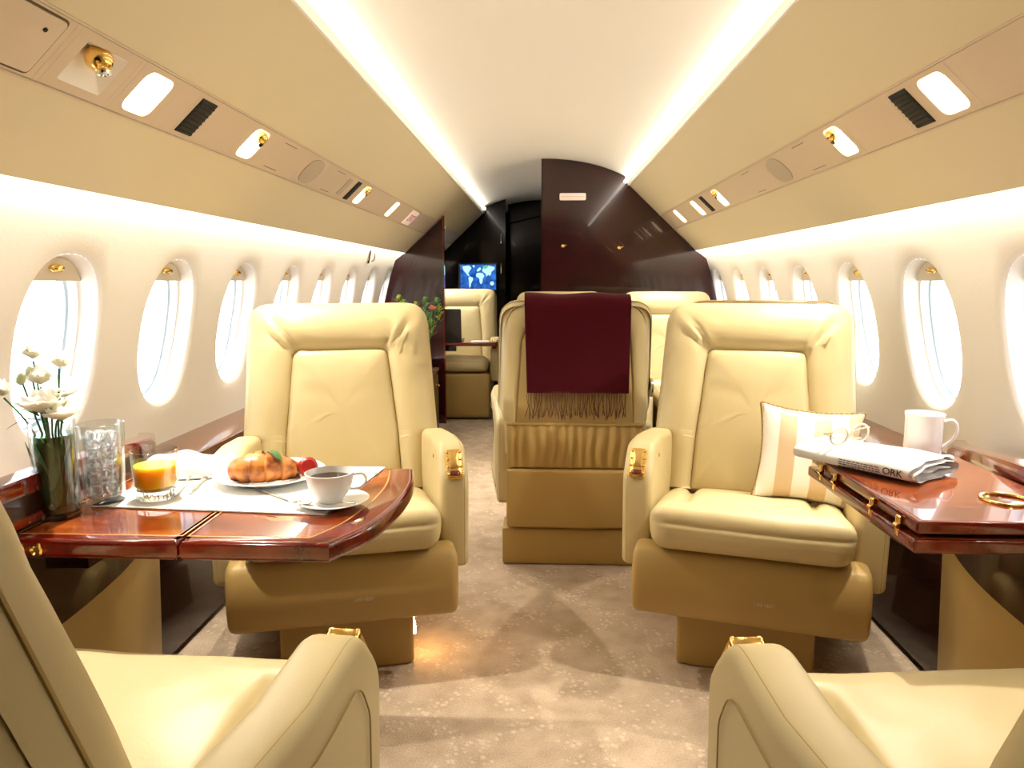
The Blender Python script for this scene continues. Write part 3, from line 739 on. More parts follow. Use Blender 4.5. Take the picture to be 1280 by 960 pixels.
def flat_plate(name, s, y, L, wd, m, label, cat, group=None, h=.004, r=.004, tile=None, round_=None):
    tl = tile or L; use(s, y, tl)
    e = strip_empty(name, s, y, label, cat, group)
    obj('trim_plate', slab(rrect(tl, TW, .001, 1), [(-.012, 0), (0, 0)]), PLASTIC, e)
    ol = round_ if round_ else rrect(L, wd, r, 4)
    f = obj('face', slab(ol, edge_steps(-.002, h, min(.0015, h / 2), 2)), m, e)
    return e, f
def grille(s, y, L, wd, label):
    e, f = flat_plate('black_grille', s, y, L, wd, GRILLE, label, 'grille', 'black grilles in the service strips', .003, .001, L + .03)
    n = max(3, int(wd / .012))
    for k in range(n): obj('slat', box(-L / 2 + .003, L / 2 - .003, -wd / 2 + .004 + k * (wd - .008) / n, -wd / 2 + .004 + k * (wd - .008) / n + .004, .002, .005), GRILLE, f)
grille(-1, 1.715, .072, .100, 'large black rectangular grille in the left service strip between two downlights')
grille(-1, 3.10, .055, .100, 'narrow black slot grille far along the left service strip')
grille(1, 1.695, .072, .100, 'large black rectangular grille in the right service strip next to the nearest downlight')
grille(1, 3.70, .060, .100, 'narrow black slot grille far along the right service strip between lights')
ell = lambda a, b: [Vector((a * math.copysign(abs(math.cos(t)) ** .8, math.cos(t)), b * math.copysign(abs(math.sin(t)) ** .8, math.sin(t)))) for t in [2 * math.pi * i / 40 for i in range(40)]]
for s, y, lab in ((-1, 2.56, 'oval cloth speaker in the left service strip'), (1, 2.60, 'oval cloth speaker in the right service strip')):
    flat_plate('speaker', s, y, .16, .10, SPEAKER, lab, 'speaker', 'oval speakers', .003, .004, .22, ell(.075, .052))
e, f = flat_plate('access_panel', -1, 1.095, .22, .108, PLASTIC, 'square access panel with a small dark lock, left service strip, top left corner', 'panel', None, .004, .010, .26)
obj('panel_gap', slab(rrect(.228, .116, .012, 4), [(-.003, 0), (.0012, 0)]), SHADOWGAP, e)
obj('lock', lathe([(.0005, .004), (.004, .004), (.004, .006), (.0005, .006)], 12, (.075, .028, 0)), BLACK, f)
e, f = flat_plate('exit_sign', -1, 4.44, .19, .104, SIGN, 'white exit sign with red letters at the far end of the left service strip', 'sign', None, .008, .010, .22)
o = text('lettering', 'EXIT', .072, SIGNRED, f, (0, 0, .0082)); o.scale = (1.0, .95, 1)
flat_plate('vent_flap', -1, 2.98, .05, .085, SPEAKER, 'small beige flap beside the narrow black slot in the left strip', 'panel', None, .003, .006, .08)
# plain cover plates between the fixtures
for s in (-1, 1):
    a = Y0
    for y0_, y1_ in sorted(used[s]) + [(Y1, Y1)]:
        if y0_ - a > .012:
            yy = a
            while y0_ - yy > .004:
                L = min(.9, y0_ - yy)
                o = obj('cover_plate', slab(rrect(L - .0010, TW, .0005, 1), [(-.012, 0), (0, 0)]), PLASTIC, ceil)
                o.matrix_local = strip_frame(s, yy + L / 2)
                yy += L
        a = max(a, y1_)
# fine grooves of the drop-down mask doors either side of the speakers
for s, ys in ((-1, (2.26, 2.82)), (1, (2.32, 2.90))):
    for y in ys:
        for v_ in (-.048, .048):
            o = obj('door_groove', box(-.05, .05, v_ - .0008, v_ + .0008, -.002, .0008), SHADOWGAP, ceil); o.matrix_local = strip_frame(s, y)
# the two near seats lean further back
for st_ in (seat_NL, seat_NR):
    pv = Vector((0, LY0, ZB0)); m4 = Matrix.Translation(pv) @ Matrix.Rotation(R_(-1.5), 4, 'X') @ Matrix.Scale(.78, 4, (1, 0, 0)) @ Matrix.Translation(-pv)
    for ch in st_.children:
        if ch.name.split('.')[0] in ('backrest', 'piping', 'back_panel', 'back_shell', 'rear_panel'): ch.matrix_local = m4
# the far seat has a closed front panel instead of a folded leg rest
for ch in list(seat_F.children):
    if ch.name.startswith('leg_rest'):
        for c2 in list(ch.children): bpy.data.objects.remove(c2)
        bpy.data.objects.remove(ch)
obj('front_panel', softbox(.262, .045, .170, .025, 4, 3, 4, c=(0, -.285, .185)), LEATHER_D, seat_F, 60)
# courtesy light low on the plinth of the left seat
cl = obj('courtesy_light', softbox(.004, .030, .012, .003, 2, 2, 2, c=(.182, -.14, .085)), mat('warm_led', (1, .8, .5), .5, emit=(1, .58, .20), estr=60), seat_L)

# ------------------------------------------------------------------ tables
TZ = .64
def leaf(name, outer, inner, z0, z1, parent, r=.008):
    t = obj(name, slab(inner, [(z0 + .002, 0), (z1, 0)]), WOOD_T, parent)
    st_ = edge_steps(z0, z1, r, 4)
    rings = [[(p.x, p.y, h) for p in inset(outer, d)] for h, d in st_]
    rings.append([(p.x, p.y, z1) for p in inner]); rings = [[(p.x, p.y, z0) for p in inner]] + rings
    obj('edge_molding', loft(rings, False, False), WOOD_E, t)
    return t
tl = empty('folding_table', (-.60, 1.33, 0), 0, 'glossy burl wood table pulled out on the left, laid with white placemat', 'table')
def off(pts, o=(-.60, 1.33)): return [Vector((p.x - o[0], p.y - o[1])) for p in pts]
o1 = round_poly([(-.880, 1.095, .004), (-.592, 1.095, .003), (-.592, 1.572, .003), (-.880, 1.572, .004)], 3, 3)
i1 = round_poly([(-.878, 1.120, .004), (-.5935, 1.120, .003), (-.5935, 1.548, .003), (-.878, 1.548, .004)], 3, 3)
L1 = leaf('inner_leaf', off(o1), off(i1), TZ - .034, TZ, tl, .010)
def end_arc(k):
    return [(p.x, p.y) for p in smooth_path([(-.342, 1.095, 0), (-.296, 1.190, 0), (-.272, 1.32, 0), (-.270, 1.45, 0), (-.290, 1.572, 0)], 7)]
def leaf_outline(d, dx):
    a = [Vector((x - dx, min(1.572 - d, max(1.095 + d, y)))) for x, y in end_arc(0)]
    top = [Vector((-.588 + .0015 * (d > 0) + (a[0].x + .588) * i / 8, 1.095 + d)) for i in range(8)]; bot = [Vector((a[-1].x + (-.588 - a[-1].x) * i / 8, 1.572 - d)) for i in range(1, 9)]
    return top + a + bot
o2 = leaf_outline(0, 0)
i2 = leaf_outline(.024, .052)
L2 = leaf('outer_leaf', off(o2), off(i2), TZ - .034, TZ, tl, .010)
for lf, ii, e0, e1 in ((L1, i1, 1, 1), (L2, i2, 1, 1)):
    a, b = off(ii), off(inset(ii, .0035))
    obj('inlay', loft([[(p.x, p.y, TZ + .0002) for p in a], [(p.x, p.y, TZ + .0006) for p in inset(off(ii), .001)], [(p.x, p.y, TZ + .0002) for p in b]], False, False), INLAY, lf)
obj('support_arm', G().add(box(-.27, .10, -.05, .05, TZ - .060, TZ - .033)).add(box(-.30, -.24, -.09, .09, TZ - .11, TZ - .033)), WOOD_K, tl)
for x in (-.255, -.225):
    o = obj('catch', G().add(lathe([(.011, -.002), (.011, .004), (.008, .006), (.005, .003), (.0005, .003)], 16)), BRASS, tl); o.matrix_local = Matrix.Translation((x, -.236, TZ - .017)) @ Matrix.Rotation(R_(90), 4, 'X')

tr = empty('folding_table', (.73, 1.30, 0), 0, 'glossy wood table folded double on the right with brass pegs along its edge', 'table')
ro = (.73, 1.30)
oA = round_poly([(.576, 1.092, .006), (.882, 1.092, .006), (.882, 1.547, .006), (.576, 1.547, .006)], 3, 3)
iA = round_poly([(.582, 1.098, .004), (.879, 1.098, .004), (.879, 1.541, .004), (.582, 1.541, .004)], 3, 3)
leaf('lower_leaf', off(oA, ro), off(iA, ro), .640, .662, tr, .004)
oB = round_poly([(.582, 1.098, .006), (.878, 1.098, .006), (.878, 1.544, .006), (.582, 1.544, .006)], 3, 3)
iB = round_poly([(.592, 1.108, .004), (.870, 1.108, .004), (.870, 1.534, .004), (.592, 1.534, .004)], 3, 3)
ub = leaf('upper_leaf', off(oB, ro), off(iB, ro), .669, .690, tr, .004)
obj('felt_spacer', box(-.13, .13, -.18, .18, .661, .670), GRILLE, tr)
obj('support_arm', G().add(box(-.10, .14, -.06, .06, .60, .641)), WOOD_K, tr)
for y in (1.475, 1.405, 1.245, 1.150):
    o = obj('hinge_peg', G().add(softbox(.003, .006, .017, .002, 2, 2, 2)).add(tube([(-.002, -.006, 0), (-.002, .006, 0)], .0045, 10)), BRASS, tr); o.location = (.578 - .73, y - 1.30, .666)
cr = obj('cup_ring', G().add(tube([(.036 * math.cos(a), .036 * math.sin(a), .0015) for a in [2 * math.pi * i / 36 for i in range(36)]], .0035, 8, True)), BRASS, tr); cr.location = (.785 - .73, 1.215 - 1.30, .690)
obj('cup_well', lathe([(.0005, .0008), (.033, .0008), (.034, .0004)], 28), WOOD_E, cr)

# ------------------------------------------------------------------ laid on the left table
tz = TZ + .0008
pm = obj('placemat', slab([Vector(p) for p in round_poly([(-.842, 1.262, .002), (-.392, 1.232, .002), (-.353, 1.566, .002), (-.810, 1.560, .002)], 1, 6)], [(tz, 0), (tz + .0022, 0), (tz + .0026, .001)]), LINEN)
tag(pm, 'white linen placemat spread over the left table', 'placemat')
pt = tz + .0026
# embroidered sprigs at the right end of the placemat
sp = G()
for bx, by, ex, ey in ((-.392, 1.515, -.415, 1.435), (-.368, 1.510, -.402, 1.425)):
    sp.add(tube(smooth_path([(bx, by, pt), ((bx + ex) / 2 + .004, (by + ey) / 2, pt + .0004), (ex, ey, pt)], 4), .0008, 5))
    for k in range(5):
        a = 2 * math.pi * k / 5; sp.add(lathe([(.0005, 0), (.006, .0003), (.0005, .0012)], 8, (bx + .006 * math.cos(a), by + .006 * math.sin(a), pt)))
    for k in range(3): sp.add(lathe([(.0005, 0), (.004, .0003), (.0005, .001)], 6, (bx + (ex - bx) * (.55 + .2 * k) + .006 * (-1) ** k, by + (ey - by) * (.55 + .2 * k), pt), 1, .5))
obj('embroidered_sprig', sp, mat('grey_thread', (.42, .36, .34), .8), pm)

# vase with white flowers
VX, VY = -.866, 1.212
vs_ = empty('flower_vase', (VX, VY, TZ), 0, 'clear cylinder vase of white flowers on the near left corner of the left table', 'vase')
obj('glass_body', lathe([(.0005, 0), (.034, 0), (.036, .003), (.0365, .175), (.0345, .176), (.0338, .014), (.030, .012), (.0005, .012)], 40, capa=False, capb=False), GLASS, vs_)
obj('glass_foot', lathe([(.031, .0006), (.0335, .003), (.0335, .009), (.028, .0115)], 36), CRYSTAL, vs_)
obj('water', lathe([(.0005, .0125), (.0325, .0145), (.0335, .150), (.0005, .150)], 40, capa=False, capb=False), VWATER, vs_)
rnd = random.Random(3)
def petal_bloom(r, seed, open_=1.0, petals=9):
    g = G(); q = random.Random(seed)
    for layer, (rr, lift, n) in enumerate(((1.0, .25, petals), (.78, .55, petals - 2), (.5, .95, petals - 4))):
        for k in range(max(3, n)):
            a = 2 * math.pi * (k + .5 * layer) / max(3, n) + q.uniform(-.15, .15); v = []; 
            for i in range(5):
                for j in range(5):
                    u = i / 4; w_ = (j - 2) / 2
                    wd = .62 * math.sin(math.pi * min(.93, .12 + u * .78)) * r * rr
                    rad = r * rr * (u ** .8) * open_; h = r * (lift * u ** 1.5 + .35 * u + .16 * w_ * w_ * (1 - .3 * u)) * (1.25 - .5 * open_)
                    x = rad; y = wd * w_
                    v.append((x * math.cos(a) - y * math.sin(a), x * math.sin(a) + y * math.cos(a), h + q.uniform(-.02, .02) * r))
            f = [(i * 5 + j, i * 5 + j + 1, i * 5 + j + 6, i * 5 + j + 5) for i in range(4) for j in range(4)]
            g.add((v, f))
    g.add(ball((0, 0, r * .25), r * .28, 8)); return g
def bud_mesh(r): return G().add(lathe([(.0005, -r), (r * .55, -r * .8), (r * .75, -.1 * r), (r * .62, r * .6), (r * .25, r * 1.1), (.0005, r * 1.2)], 12)).add(lathe([(.0005, -r * 1.15), (r * .62, -r * .75), (r * .70, -.2 * r), (r * .66, -.15 * r)], 10, capb=False))
def leaf_mesh(L, wd, bend=.3):
    v = []; f = []
    for i in range(9):
        u = i / 8; w_ = wd * math.sin(math.pi * min(.98, .04 + u * .96)) ** .8
        for j in (-1, 0, 1): v.append((L * u, w_ * j, -bend * L * u * u + .12 * w_ * abs(j)))
    for i in range(8):
        for j in range(2): f.append((i * 3 + j, i * 3 + j + 1, i * 3 + j + 4, i * 3 + j + 3))
    return v, f
# (x, z, y offset, kind, size) of the heads relative to the vase
HEADS = [(-.022, .293, .00, 'b', .021), (.016, .277, .01, 'b', .019), (-.006, .250, -.01, 'b', .023), (-.028, .262, .0, 'u', .013), (-.047, .253, .0, 'u', .011), (-.074, .228, -.01, 'b', .020), (.000, .207, -.02, 'o', .034), (.030, .190, -.012, 'o', .028), (-.024, .222, .012, 'u', .012), (.012, .225, .03, 'o', .028), (-.015, .196, .02, 'o', .026)]
for k, (x, z, y, kd, sz) in enumerate(HEADS):
    base = (rnd.uniform(-.016, .016), rnd.uniform(-.016, .016), .02)
    obj('stem', tube(smooth_path([base, (x * .25, y * .3, .12), (x * .55, y * .7, .175), (x, y, z - sz * .6)], 4), .0017, 6), GREEN_D, vs_)
    if kd == 'u': o = obj('bud', bud_mesh(sz), BUD, vs_)
    else: o = obj('bloom', petal_bloom(sz * 1.15, k, .62 if kd == 'b' else 1.0), PETAL, vs_, 70)
    o.location = (x, y, z - sz * .4); o.rotation_euler = (rnd.uniform(-.2, .5), x * 5 + rnd.uniform(-.2, .2), rnd.uniform(0, 6))
for k, (L, x, z, rz, ry) in enumerate(((.045, -.030, .175, 3.2, -.2), (.040, -.035, .182, 3.0, -.6), (.03, -.028, .205, 2.6, -.9), (.035, .02, .18, .3, -.5), (.05, -.045, .180, 3.4, .1))):
    o = obj('leaf', leaf_mesh(L, L * .17), GREEN, vs_, 70); o.location = (x * .6, 0, z); o.rotation_euler = (0, ry, rz)
for k in range(20):    # foliage crowded inside the vase
    a = k * 2.4; o = obj('leaf', leaf_mesh(.12, .014, .05), GREEN_D, vs_, 70); o.location = ((.008 + .001 * k) * math.cos(a), (.008 + .001 * k) * math.sin(a), .022); o.rotation_euler = (rnd.uniform(-.2, .2), -1.5 + rnd.uniform(-.08, .08), a)

# tall glass of iced water
gw = empty('water_glass', (-.832, 1.295, pt), 0, 'tall glass of iced water between the vase and the orange juice', 'glass')
obj('glass_body', lathe([(.0005, 0), (.033, 0), (.034, .003), (.041, .150), (.0395, .1505), (.0325, .012), (.028, .010), (.0005, .010)], 40, capa=False, capb=False), GLASS, gw)
obj('water', lathe([(.0005, .0105), (.0310, .0125), (.0378, .126), (.0005, .126)], 40, capa=False, capb=False), WATER, gw)
for k in range(24):
    a = k * 2.1; lv = k // 3; o = obj('ice_cube', softbox(.0100, .0085, .0095, .003, 2, 2, 2), ICE, gw)
    o.location = (.016 * math.cos(a), .016 * math.sin(a), .022 + lv * .0148 + rnd.uniform(-.003, .003)); o.rotation_euler = (rnd.uniform(0, 3), rnd.uniform(0, 3), rnd.uniform(0, 3))
# tumbler of orange juice
gj = empty('juice_tumbler', (-.744, 1.318, pt), 0, 'short tumbler of orange juice on the placemat beside the iced water', 'glass')
n = 40
def flute(r, z, k): return [(r * (1 + k * math.cos(20 * 2 * math.pi * i / 80)) * math.cos(2 * math.pi * i / 80), r * (1 + k * math.cos(20 * 2 * math.pi * i / 80)) * math.sin(2 * math.pi * i / 80), z) for i in range(80)]
obj('glass_body', loft([flute(.001, 0, 0), flute(.033, 0, .02), flute(.036, .004, .03), flute(.037, .018, .025), flute(.0395, .030, 0), flute(.0425, .095, 0), flute(.041, .0955, 0), flute(.037, .026, 0), flute(.030, .020, 0), flute(.001, .020, 0)], False, False), GLASS, gj)
obj('glass_foot', loft([flute(.033, .0004, .02), flute(.0355, .004, .035), flute(.0362, .012, .04), flute(.0355, .019, .03)], True, True), CRYSTAL, gj)
obj('juice', lathe([(.0005, .0205), (.030, .0210), (.0365, .027), (.0392, .066), (.0005, .066)], 40, capa=False, capb=False), JUICE, gj)
# folded napkin
def napk(p):
    x, y, z = p
    r = (x / .075) ** 2 + (y / .05) ** 2
    t = max(0, 1 - r * .8)
    z2 = z + (t ** .7) * .026 * (1 if z > 0 else .0) + .0035 * math.sin(x * 90 + y * 50) * (z > 0)
    return (x, y, z2)
nk = obj('napkin', softbox(.078, .050, .012, .011, 16, 12, 3, napk, c=(0, 0, .0125)), LINEN, None, 70, (-.775, 1.478, pt), (0, 0, R_(12)))
tag(nk, 'white folded napkin heaped behind the orange juice', 'napkin')
# cutlery
def fork_mesh():
    g = G(); g.add(tube([(0, 0, .004), (0, .06, .006), (0, .11, .010), (0, .135, .007)], lambda t: .0035 - .0015 * t, 8, flat=.5))
    g.add(slab(rrect(.020, .03, .008, 3, 0, .148), [(.004, 0), (.006, 0)]))
    for k in range(4): g.add(tube([(-.0085 + .0057 * k, .155, .0055), (-.0085 + .0057 * k, .185, .010)], .0014, 6, flat=.6))
    return g
def knife_mesh():
    g = G(); g.add(tube([(0, 0, .005), (0, .04, .005), (0, .09, .005)], lambda t: .0048 - .001 * t, 8, flat=.6))
    g.add(slab(round_poly([(-.004, .088, .001), (.005, .088, .002), (.006, .16, .004), (.0, .182, .004), (-.004, .15, .002)], 3, 2), [(.004, 0), (.0055, 0)]))
    return g
def spoon_mesh(s=1.0):
    g = G(); g.add(tube([(0, 0, .006), (0, .04, .008), (0, .085, .006)], lambda t: .003 - .0012 * t, 8, flat=.5))
    rings = []
    for r, z in ((.0005, .001), (.6, .0015), (1, .006), (1.03, .0068), (.95, .0065), (.55, .0028), (.0005, .0022)):
        rings.append([(.0125 * r * math.cos(2 * math.pi * i / 20), .103 + .019 * r * math.sin(2 * math.pi * i / 20), z) for i in range(20)])
    g.add(loft(rings)); return g
fk = obj('fork', fork_mesh(), STEEL, None, 50, (-.712, 1.335, pt), (0, 0, R_(14))); tag(fk, 'silver fork lying between the orange juice and the croissant plate', 'fork')
kn = obj('knife', knife_mesh(), STEEL, None, 50, (-.690, 1.338, pt), (0, 0, R_(10))); tag(kn, 'silver table knife lying close to the white plate, beside the fork', 'knife')
bkn = obj('butter_knife', knife_mesh(), STEEL, None, 50, (-.478, 1.300, pt), (0, 0, R_(52))); bkn.scale = (.7, .7, .7); tag(bkn, 'small silver knife between the croissant plate and the coffee cup', 'knife')
# croissant plate
PX, PY = -.572, 1.452
pl_ = obj('plate', lathe([(.0005, .002), (.060, .002), (.064, 0), (.070, .001), (.078, .006), (.112, .017), (.114, .0185), (.112, .020), (.078, .010), (.070, .006), (.0005, .0055)], 56, capa=False, capb=False), PORCELAIN, None, 50, (PX, PY, pt)); tag(pl_, 'round white plate carrying the croissant', 'plate')
def croissant():
    N = 64; rings = []
    for i in range(N + 1):
        t = i / N; a = math.radians(200) * (t - .5); R0 = .040
        c = Vector((R0 * math.sin(a) * 1.28, -R0 * math.cos(a) * 1.0 + .02, 0)); tn = Vector((math.cos(a) * 1.28, math.sin(a), 0)).normalized(); sd = Vector((-tn.y, tn.x, 0))
        e = math.sin(math.pi * min(1, max(0, t))) ** .62
        seg = (t * 9.0) % 1.0
        r = .0305 * e * (1 + .22 * (1 - seg) - .11 + .10 * math.exp(-((t - .5) / .12) ** 2)) + .002
        ring = []
        for k in range(20):
            q = 2 * math.pi * k / 20; nn = 1 + .05 * noise.noise((t * 14, q * 1.5, 2))
            ring.append(c + sd * (r * nn * math.cos(q)) + Vector((0, 0, max(0.0, r * .88 * nn * math.sin(q) + .022 * e + .002))))
        rings.append(ring)
    return loft(rings)
crs = obj('croissant', croissant(), CRUST, None, 35, (PX - .012, PY - .002, pt + .0062), (0, 0, R_(8))); crs.scale = (1.12, 1.1, 1.05); tag(crs, 'golden brown croissant on the white plate', 'croissant')
sb = empty('strawberry', (PX + .078, PY + .004, pt + .0265), 0, 'red strawberry on the right side of the croissant plate', 'fruit')
o = obj('flesh', lathe([(.0005, -.022), (.010, -.018), (.019, -.004), (.021, .008), (.014, .016), (.0005, .017)], 18), BERRY, sb); o.rotation_euler = (R_(70), 0, R_(30))
mt = empty('mint_sprig', (PX + .010, PY - .022, pt + .068), 0, 'green mint sprig laid on the croissant', 'herb')
for k, (rz, L) in enumerate(((2.75, .032), (1.6, .020), (-.55, .038), (-.35, .028))):
    o = obj('leaf', leaf_mesh(L, L * .20, .45), GREEN, mt, 70); o.rotation_euler = (0, .02, rz)
# cup and saucer
CX, CY = -.398, 1.302
sc = obj('saucer', lathe([(.0005, .002), (.030, .002), (.032, 0), (.036, .001), (.064, .010), (.066, .0115), (.064, .0125), (.036, .005), (.026, .0045), (.0005, .0045)], 48, capa=False, capb=False), PORCELAIN, None, 50, (CX + .008, CY - .012, pt)); tag(sc, 'white saucer under the coffee cup near the table end', 'saucer')
cu_ = empty('coffee_cup', (CX, CY - .006, pt + .0048), 0, 'white porcelain cup of black coffee on its saucer', 'cup')
obj('cup_body', lathe([(.0005, .003), (.019, .003), (.020, 0), (.022, .0), (.024, .005), (.037, .022), (.043, .042), (.0455, .056), (.044, .0565), (.0405, .042), (.034, .022), (.020, .008), (.0005, .006)], 48, capa=False, capb=False), PORCELAIN, cu_)
obj('coffee', lathe([(.0005, .0445), (.0405, .0445), (.0395, .042)], 40, capa=False, capb=False), COFFEE, cu_)
obj('handle', tube(smooth_path([(.042, 0, .046), (.060, 0, .047), (.068, 0, .034), (.056, 0, .020), (.036, 0, .020)], 5), .0032, 8, flat=.8), PORCELAIN, cu_).rotation_euler = (0, 0, R_(25))
ts = obj('teaspoon', spoon_mesh(), STEEL, None, 50, (CX + .062, CY - .062, pt + .0125), (R_(-3), 0, R_(80))); tag(ts, 'silver teaspoon resting on the saucer in front of the cup', 'spoon')

# ------------------------------------------------------------------ laid on the right table
RZ = .6904
mg = empty('mug', (.832, 1.505, RZ), 0, 'tall white mug at the far end of the right table behind the newspaper', 'mug')
mg.location.y = 1.503; mg.location.x = .792
obj('mug_body', lathe([(.0005, .0), (.034, .0), (.0355, .003), (.0350, .085), (.0375, .096), (.0365, .0975), (.034, .094), (.0320, .085), (.0325, .006), (.0005, .005)], 44, capa=False, capb=False), PORCELAIN, mg)
obj('handle', tube(smooth_path([(.034, 0, .080), (.052, 0, .084), (.062, 0, .070), (.056, 0, .045), (.034, 0, .024)], 6), .0042, 8, flat=.75), PORCELAIN, mg).rotation_euler = (0, 0, R_(-12))
# loosely folded newspaper: nested flattened rolls
nw = empty('newspaper', (.660, 1.437, RZ), 0, 'folded newspaper on the right table under the spectacles', 'newspaper')
ax = Vector((.60, -.80, 0)).normalized(); wd_ = Vector((.80, .60, 0))
def news_pt(u, c): return ax * u + wd_ * c[0] + Vector((0, 0, c[1]))
def loop(hw, h, z0, n=28, open_=False):
    pts = []
    for i in range(n + 1):
        a = 2 * math.pi * i / n - 2.6
        x = hw * math.copysign(abs(math.cos(a)) ** .55, math.cos(a)); z = z0 + h / 2 + h / 2 * math.copysign(abs(math.sin(a)) ** .8, math.sin(a)) * (1 - .35 * x / hw if False else 1)
        pts.append((x, z))
    return pts
for k, (hw, h, ue) in enumerate(((.084, .036, .118), (.080, .030, .124), (.075, .022, .114), (.068, .013, .121))):
    lp = loop(hw, h, .0006 + k * .0016); m_ = [(x * .990, z + (.0007 if z < .0006 + k * .0016 + h / 2 else -.0007)) for x, z in lp]
    rings = []
    for u in (-.120 + .003 * k, -.06, 0, .06, ue):
        rings.append([news_pt(u + .004 * math.sin(7 * c[0] / hw + k) * (u > .1), (c[0], c[1] * (1.0 + .10 * math.sin(u * 26 + k)))) for c in lp + m_[::-1]])
    obj('sheet', loft(rings, False, False), PAPER, nw, 60)
# print: big masthead letters near the open fold and lines of small type
def on_news(c0, u0, z): return Matrix.Translation(nw.location * 0 + ax * u0 + wd_ * c0 + Vector((0, 0, z))) @ Matrix(((wd_.x, -ax.x, 0, 0), (wd_.y, -ax.y, 0, 0), (0, 0, 1, 0), (0, 0, 0, 1))).to_4x4()
pass
n_front = -wd_   # the long rounded side faces the cabin
fr = Matrix(((ax.x, 0, n_front.x, 0), (ax.y, 0, n_front.y, 0), (0, 1, 0, 0), (0, 0, 0, 1)))
g = G()
rr = random.Random(5)
for row in range(4):
    u = -.02
    while u < .060:
        L = rr.uniform(.003, .009); g.add(box(u, u + L, .006 + row * .0042, .0076 + row * .0042, 0, .0003)); u += L + .002
pr = obj('small_print', g, INK, nw); pr.matrix_local = Matrix.Translation(-wd_ * .0842 + Vector((0, 0, .003))) @ fr
text('masthead', 'ORK', .018, INK, nw, None, mtx=Matrix.Translation(ax * .086 - wd_ * .0848 + Vector((0, 0, .0185))) @ fr)
# spectacles on the newspaper
FR = mat('pale_horn_frame', (.80, .70, .55), .25)
gl = empty('spectacles', (.628, 1.470, RZ + .0385), R_(32), 'pale framed reading spectacles lying on the folded newspaper', 'spectacles')
for sx in (-1, 1):
    e_ = [(sx * .033 + .027 * math.cos(a), 0, .019 + .018 * math.sin(a)) for a in [2 * math.pi * i / 28 for i in range(28)]]
    obj('rim', tube(e_, .0022, 8, True), FR, gl)
    obj('lens', loft([[(p[0], -.0003, p[2]) for p in e_], [(p[0], .0003, p[2]) for p in e_]]), SUNGLASS, gl)
    obj('temple', tube(smooth_path([(sx * .062, 0, .026), (sx * .064, .012, .024), (sx * .02, .020 + .008 * sx, .010), (-sx * .055, .022 + .010 * sx, .003)], 5), .0018, 6), FR, gl)
    obj('temple_hinge', tube([(sx * .058, 0, .026), (sx * .064, .002, .026)], .0026, 8), BRASS, gl)
obj('bridge', tube(smooth_path([(-.008, 0, .023), (0, -.001, .028), (.008, 0, .023)], 4), .002, 6), FR, gl)

# ------------------------------------------------------------------ pillow and throw
def pil(p):
    x, y, z = p; hx, hz = .135, .134
    u, v_ = x / hx, z / hz
    k = (1 - u * u) * (1 - v_ * v_); k = max(0, k)
    y2 = y * (.10 + 1.0 * k ** .42) + .0035 * noise.noise((x * 14, z * 14, 2)) + .004 * math.sin(abs(u) * 9 + abs(v_) * 9) * (abs(u * v_) ** 2)
    cr_ = 1 - .115 * ((1 - u * u) * abs(v_) ** 3)
    cx_ = 1 - .115 * ((1 - v_ * v_) * abs(u) ** 3)
    return (x * cx_, y2, z * cr_)
pw = empty('scatter_pillow', (.730, 1.968, .580), R_(-14), 'cream and beige striped pillow with rope trim on the right facing seat', 'pillow')
cs = obj('cover', softbox(.135, .062, .134, .010, 24, 4, 24, pil), PILLOWM, pw, 80)
edge = []
for i in range(120):
    a = 4 * i / 120; k = int(a); t = a - k
    u, v_ = ((-1 + 2 * t, 1), (1, 1 - 2 * t), (1 - 2 * t, -1), (-1, -1 + 2 * t))[k]
    x, z = .135 * u, .134 * v_
    edge.append((x * (1 - .115 * (1 - v_ * v_) * abs(u) ** 3), 0, z * (1 - .115 * (1 - u * u) * abs(v_) ** 3)))
tw = G()
for ph in (0, math.pi):
    pth = []
    for i, p in enumerate(edge):
        for q in range(4):
            nx_ = edge[(i + 1) % 120]; t = q / 4; a = (i * 4 + q) * .55 + ph
            pth.append((p[0] + (nx_[0] - p[0]) * t, .0028 * math.cos(a), p[2] + (nx_[2] - p[2]) * t + .0028 * math.sin(a)))
    tw.add(tube(pth, .0034, 6, True))
obj('rope_trim', tw, ROPE, pw)
pw.rotation_euler = (R_(-17), R_(4), R_(-14))

th_ = empty('throw_blanket', (.122, 2.885, 0), 0, 'maroon fringed throw hanging over the back of the aisle seat', 'blanket')
prof = smooth_path([(0, -.182, .83), (0, -.200, .93), (0, -.224, 1.000), (0, -.262, 1.013), (0, -.300, 1.008), (0, -.324, .985), (0, -.328, .93), (0, -.326, .80), (0, -.325, .66)], 6)
sec = []; NX = 40
top_, bot_ = [], []
for p in prof:
    a, b = [], []
    for i in range(NX + 1):
        u = i / NX * 2 - 1; hang = max(0, (1.0 - p.z) / .34) if p.y < -.3 else 0
        x = u * (.188 - .006 * hang) + .004 * hang
        wv = .004 * math.sin(u * 8 + 1) * hang + .0025 * noise.noise((u * 3, p.z * 9, 1)) + .006 * hang * (u < -.9)
        a.append((x, p.y - .004 - wv, p.z + .003 * math.sin(u * 5) * (p.z > .98)))
        b.append((x * .995, p.y + .003 - wv, p.z - .002 + .003 * math.sin(u * 5) * (p.z > .98)))
    sec.append(a + b[::-1])
cloth = obj('cloth', loft(sec), MAROON, th_, 60)
g = G(); rr = random.Random(9)
for k in range(64):
    x = -.176 + .352 * k / 63 + rr.uniform(-.002, .002); y = -.3285; L = rr.uniform(.085, .105)
    g.add(tube([(x, y, .664), (x + rr.uniform(-.003, .003), y - .001, .64), (x + rr.uniform(-.005, .005), y - .001, .61), (x + rr.uniform(-.008, .008), y, .664 - L)], lambda t: .0012 + .0006 * (t > .8), 5))
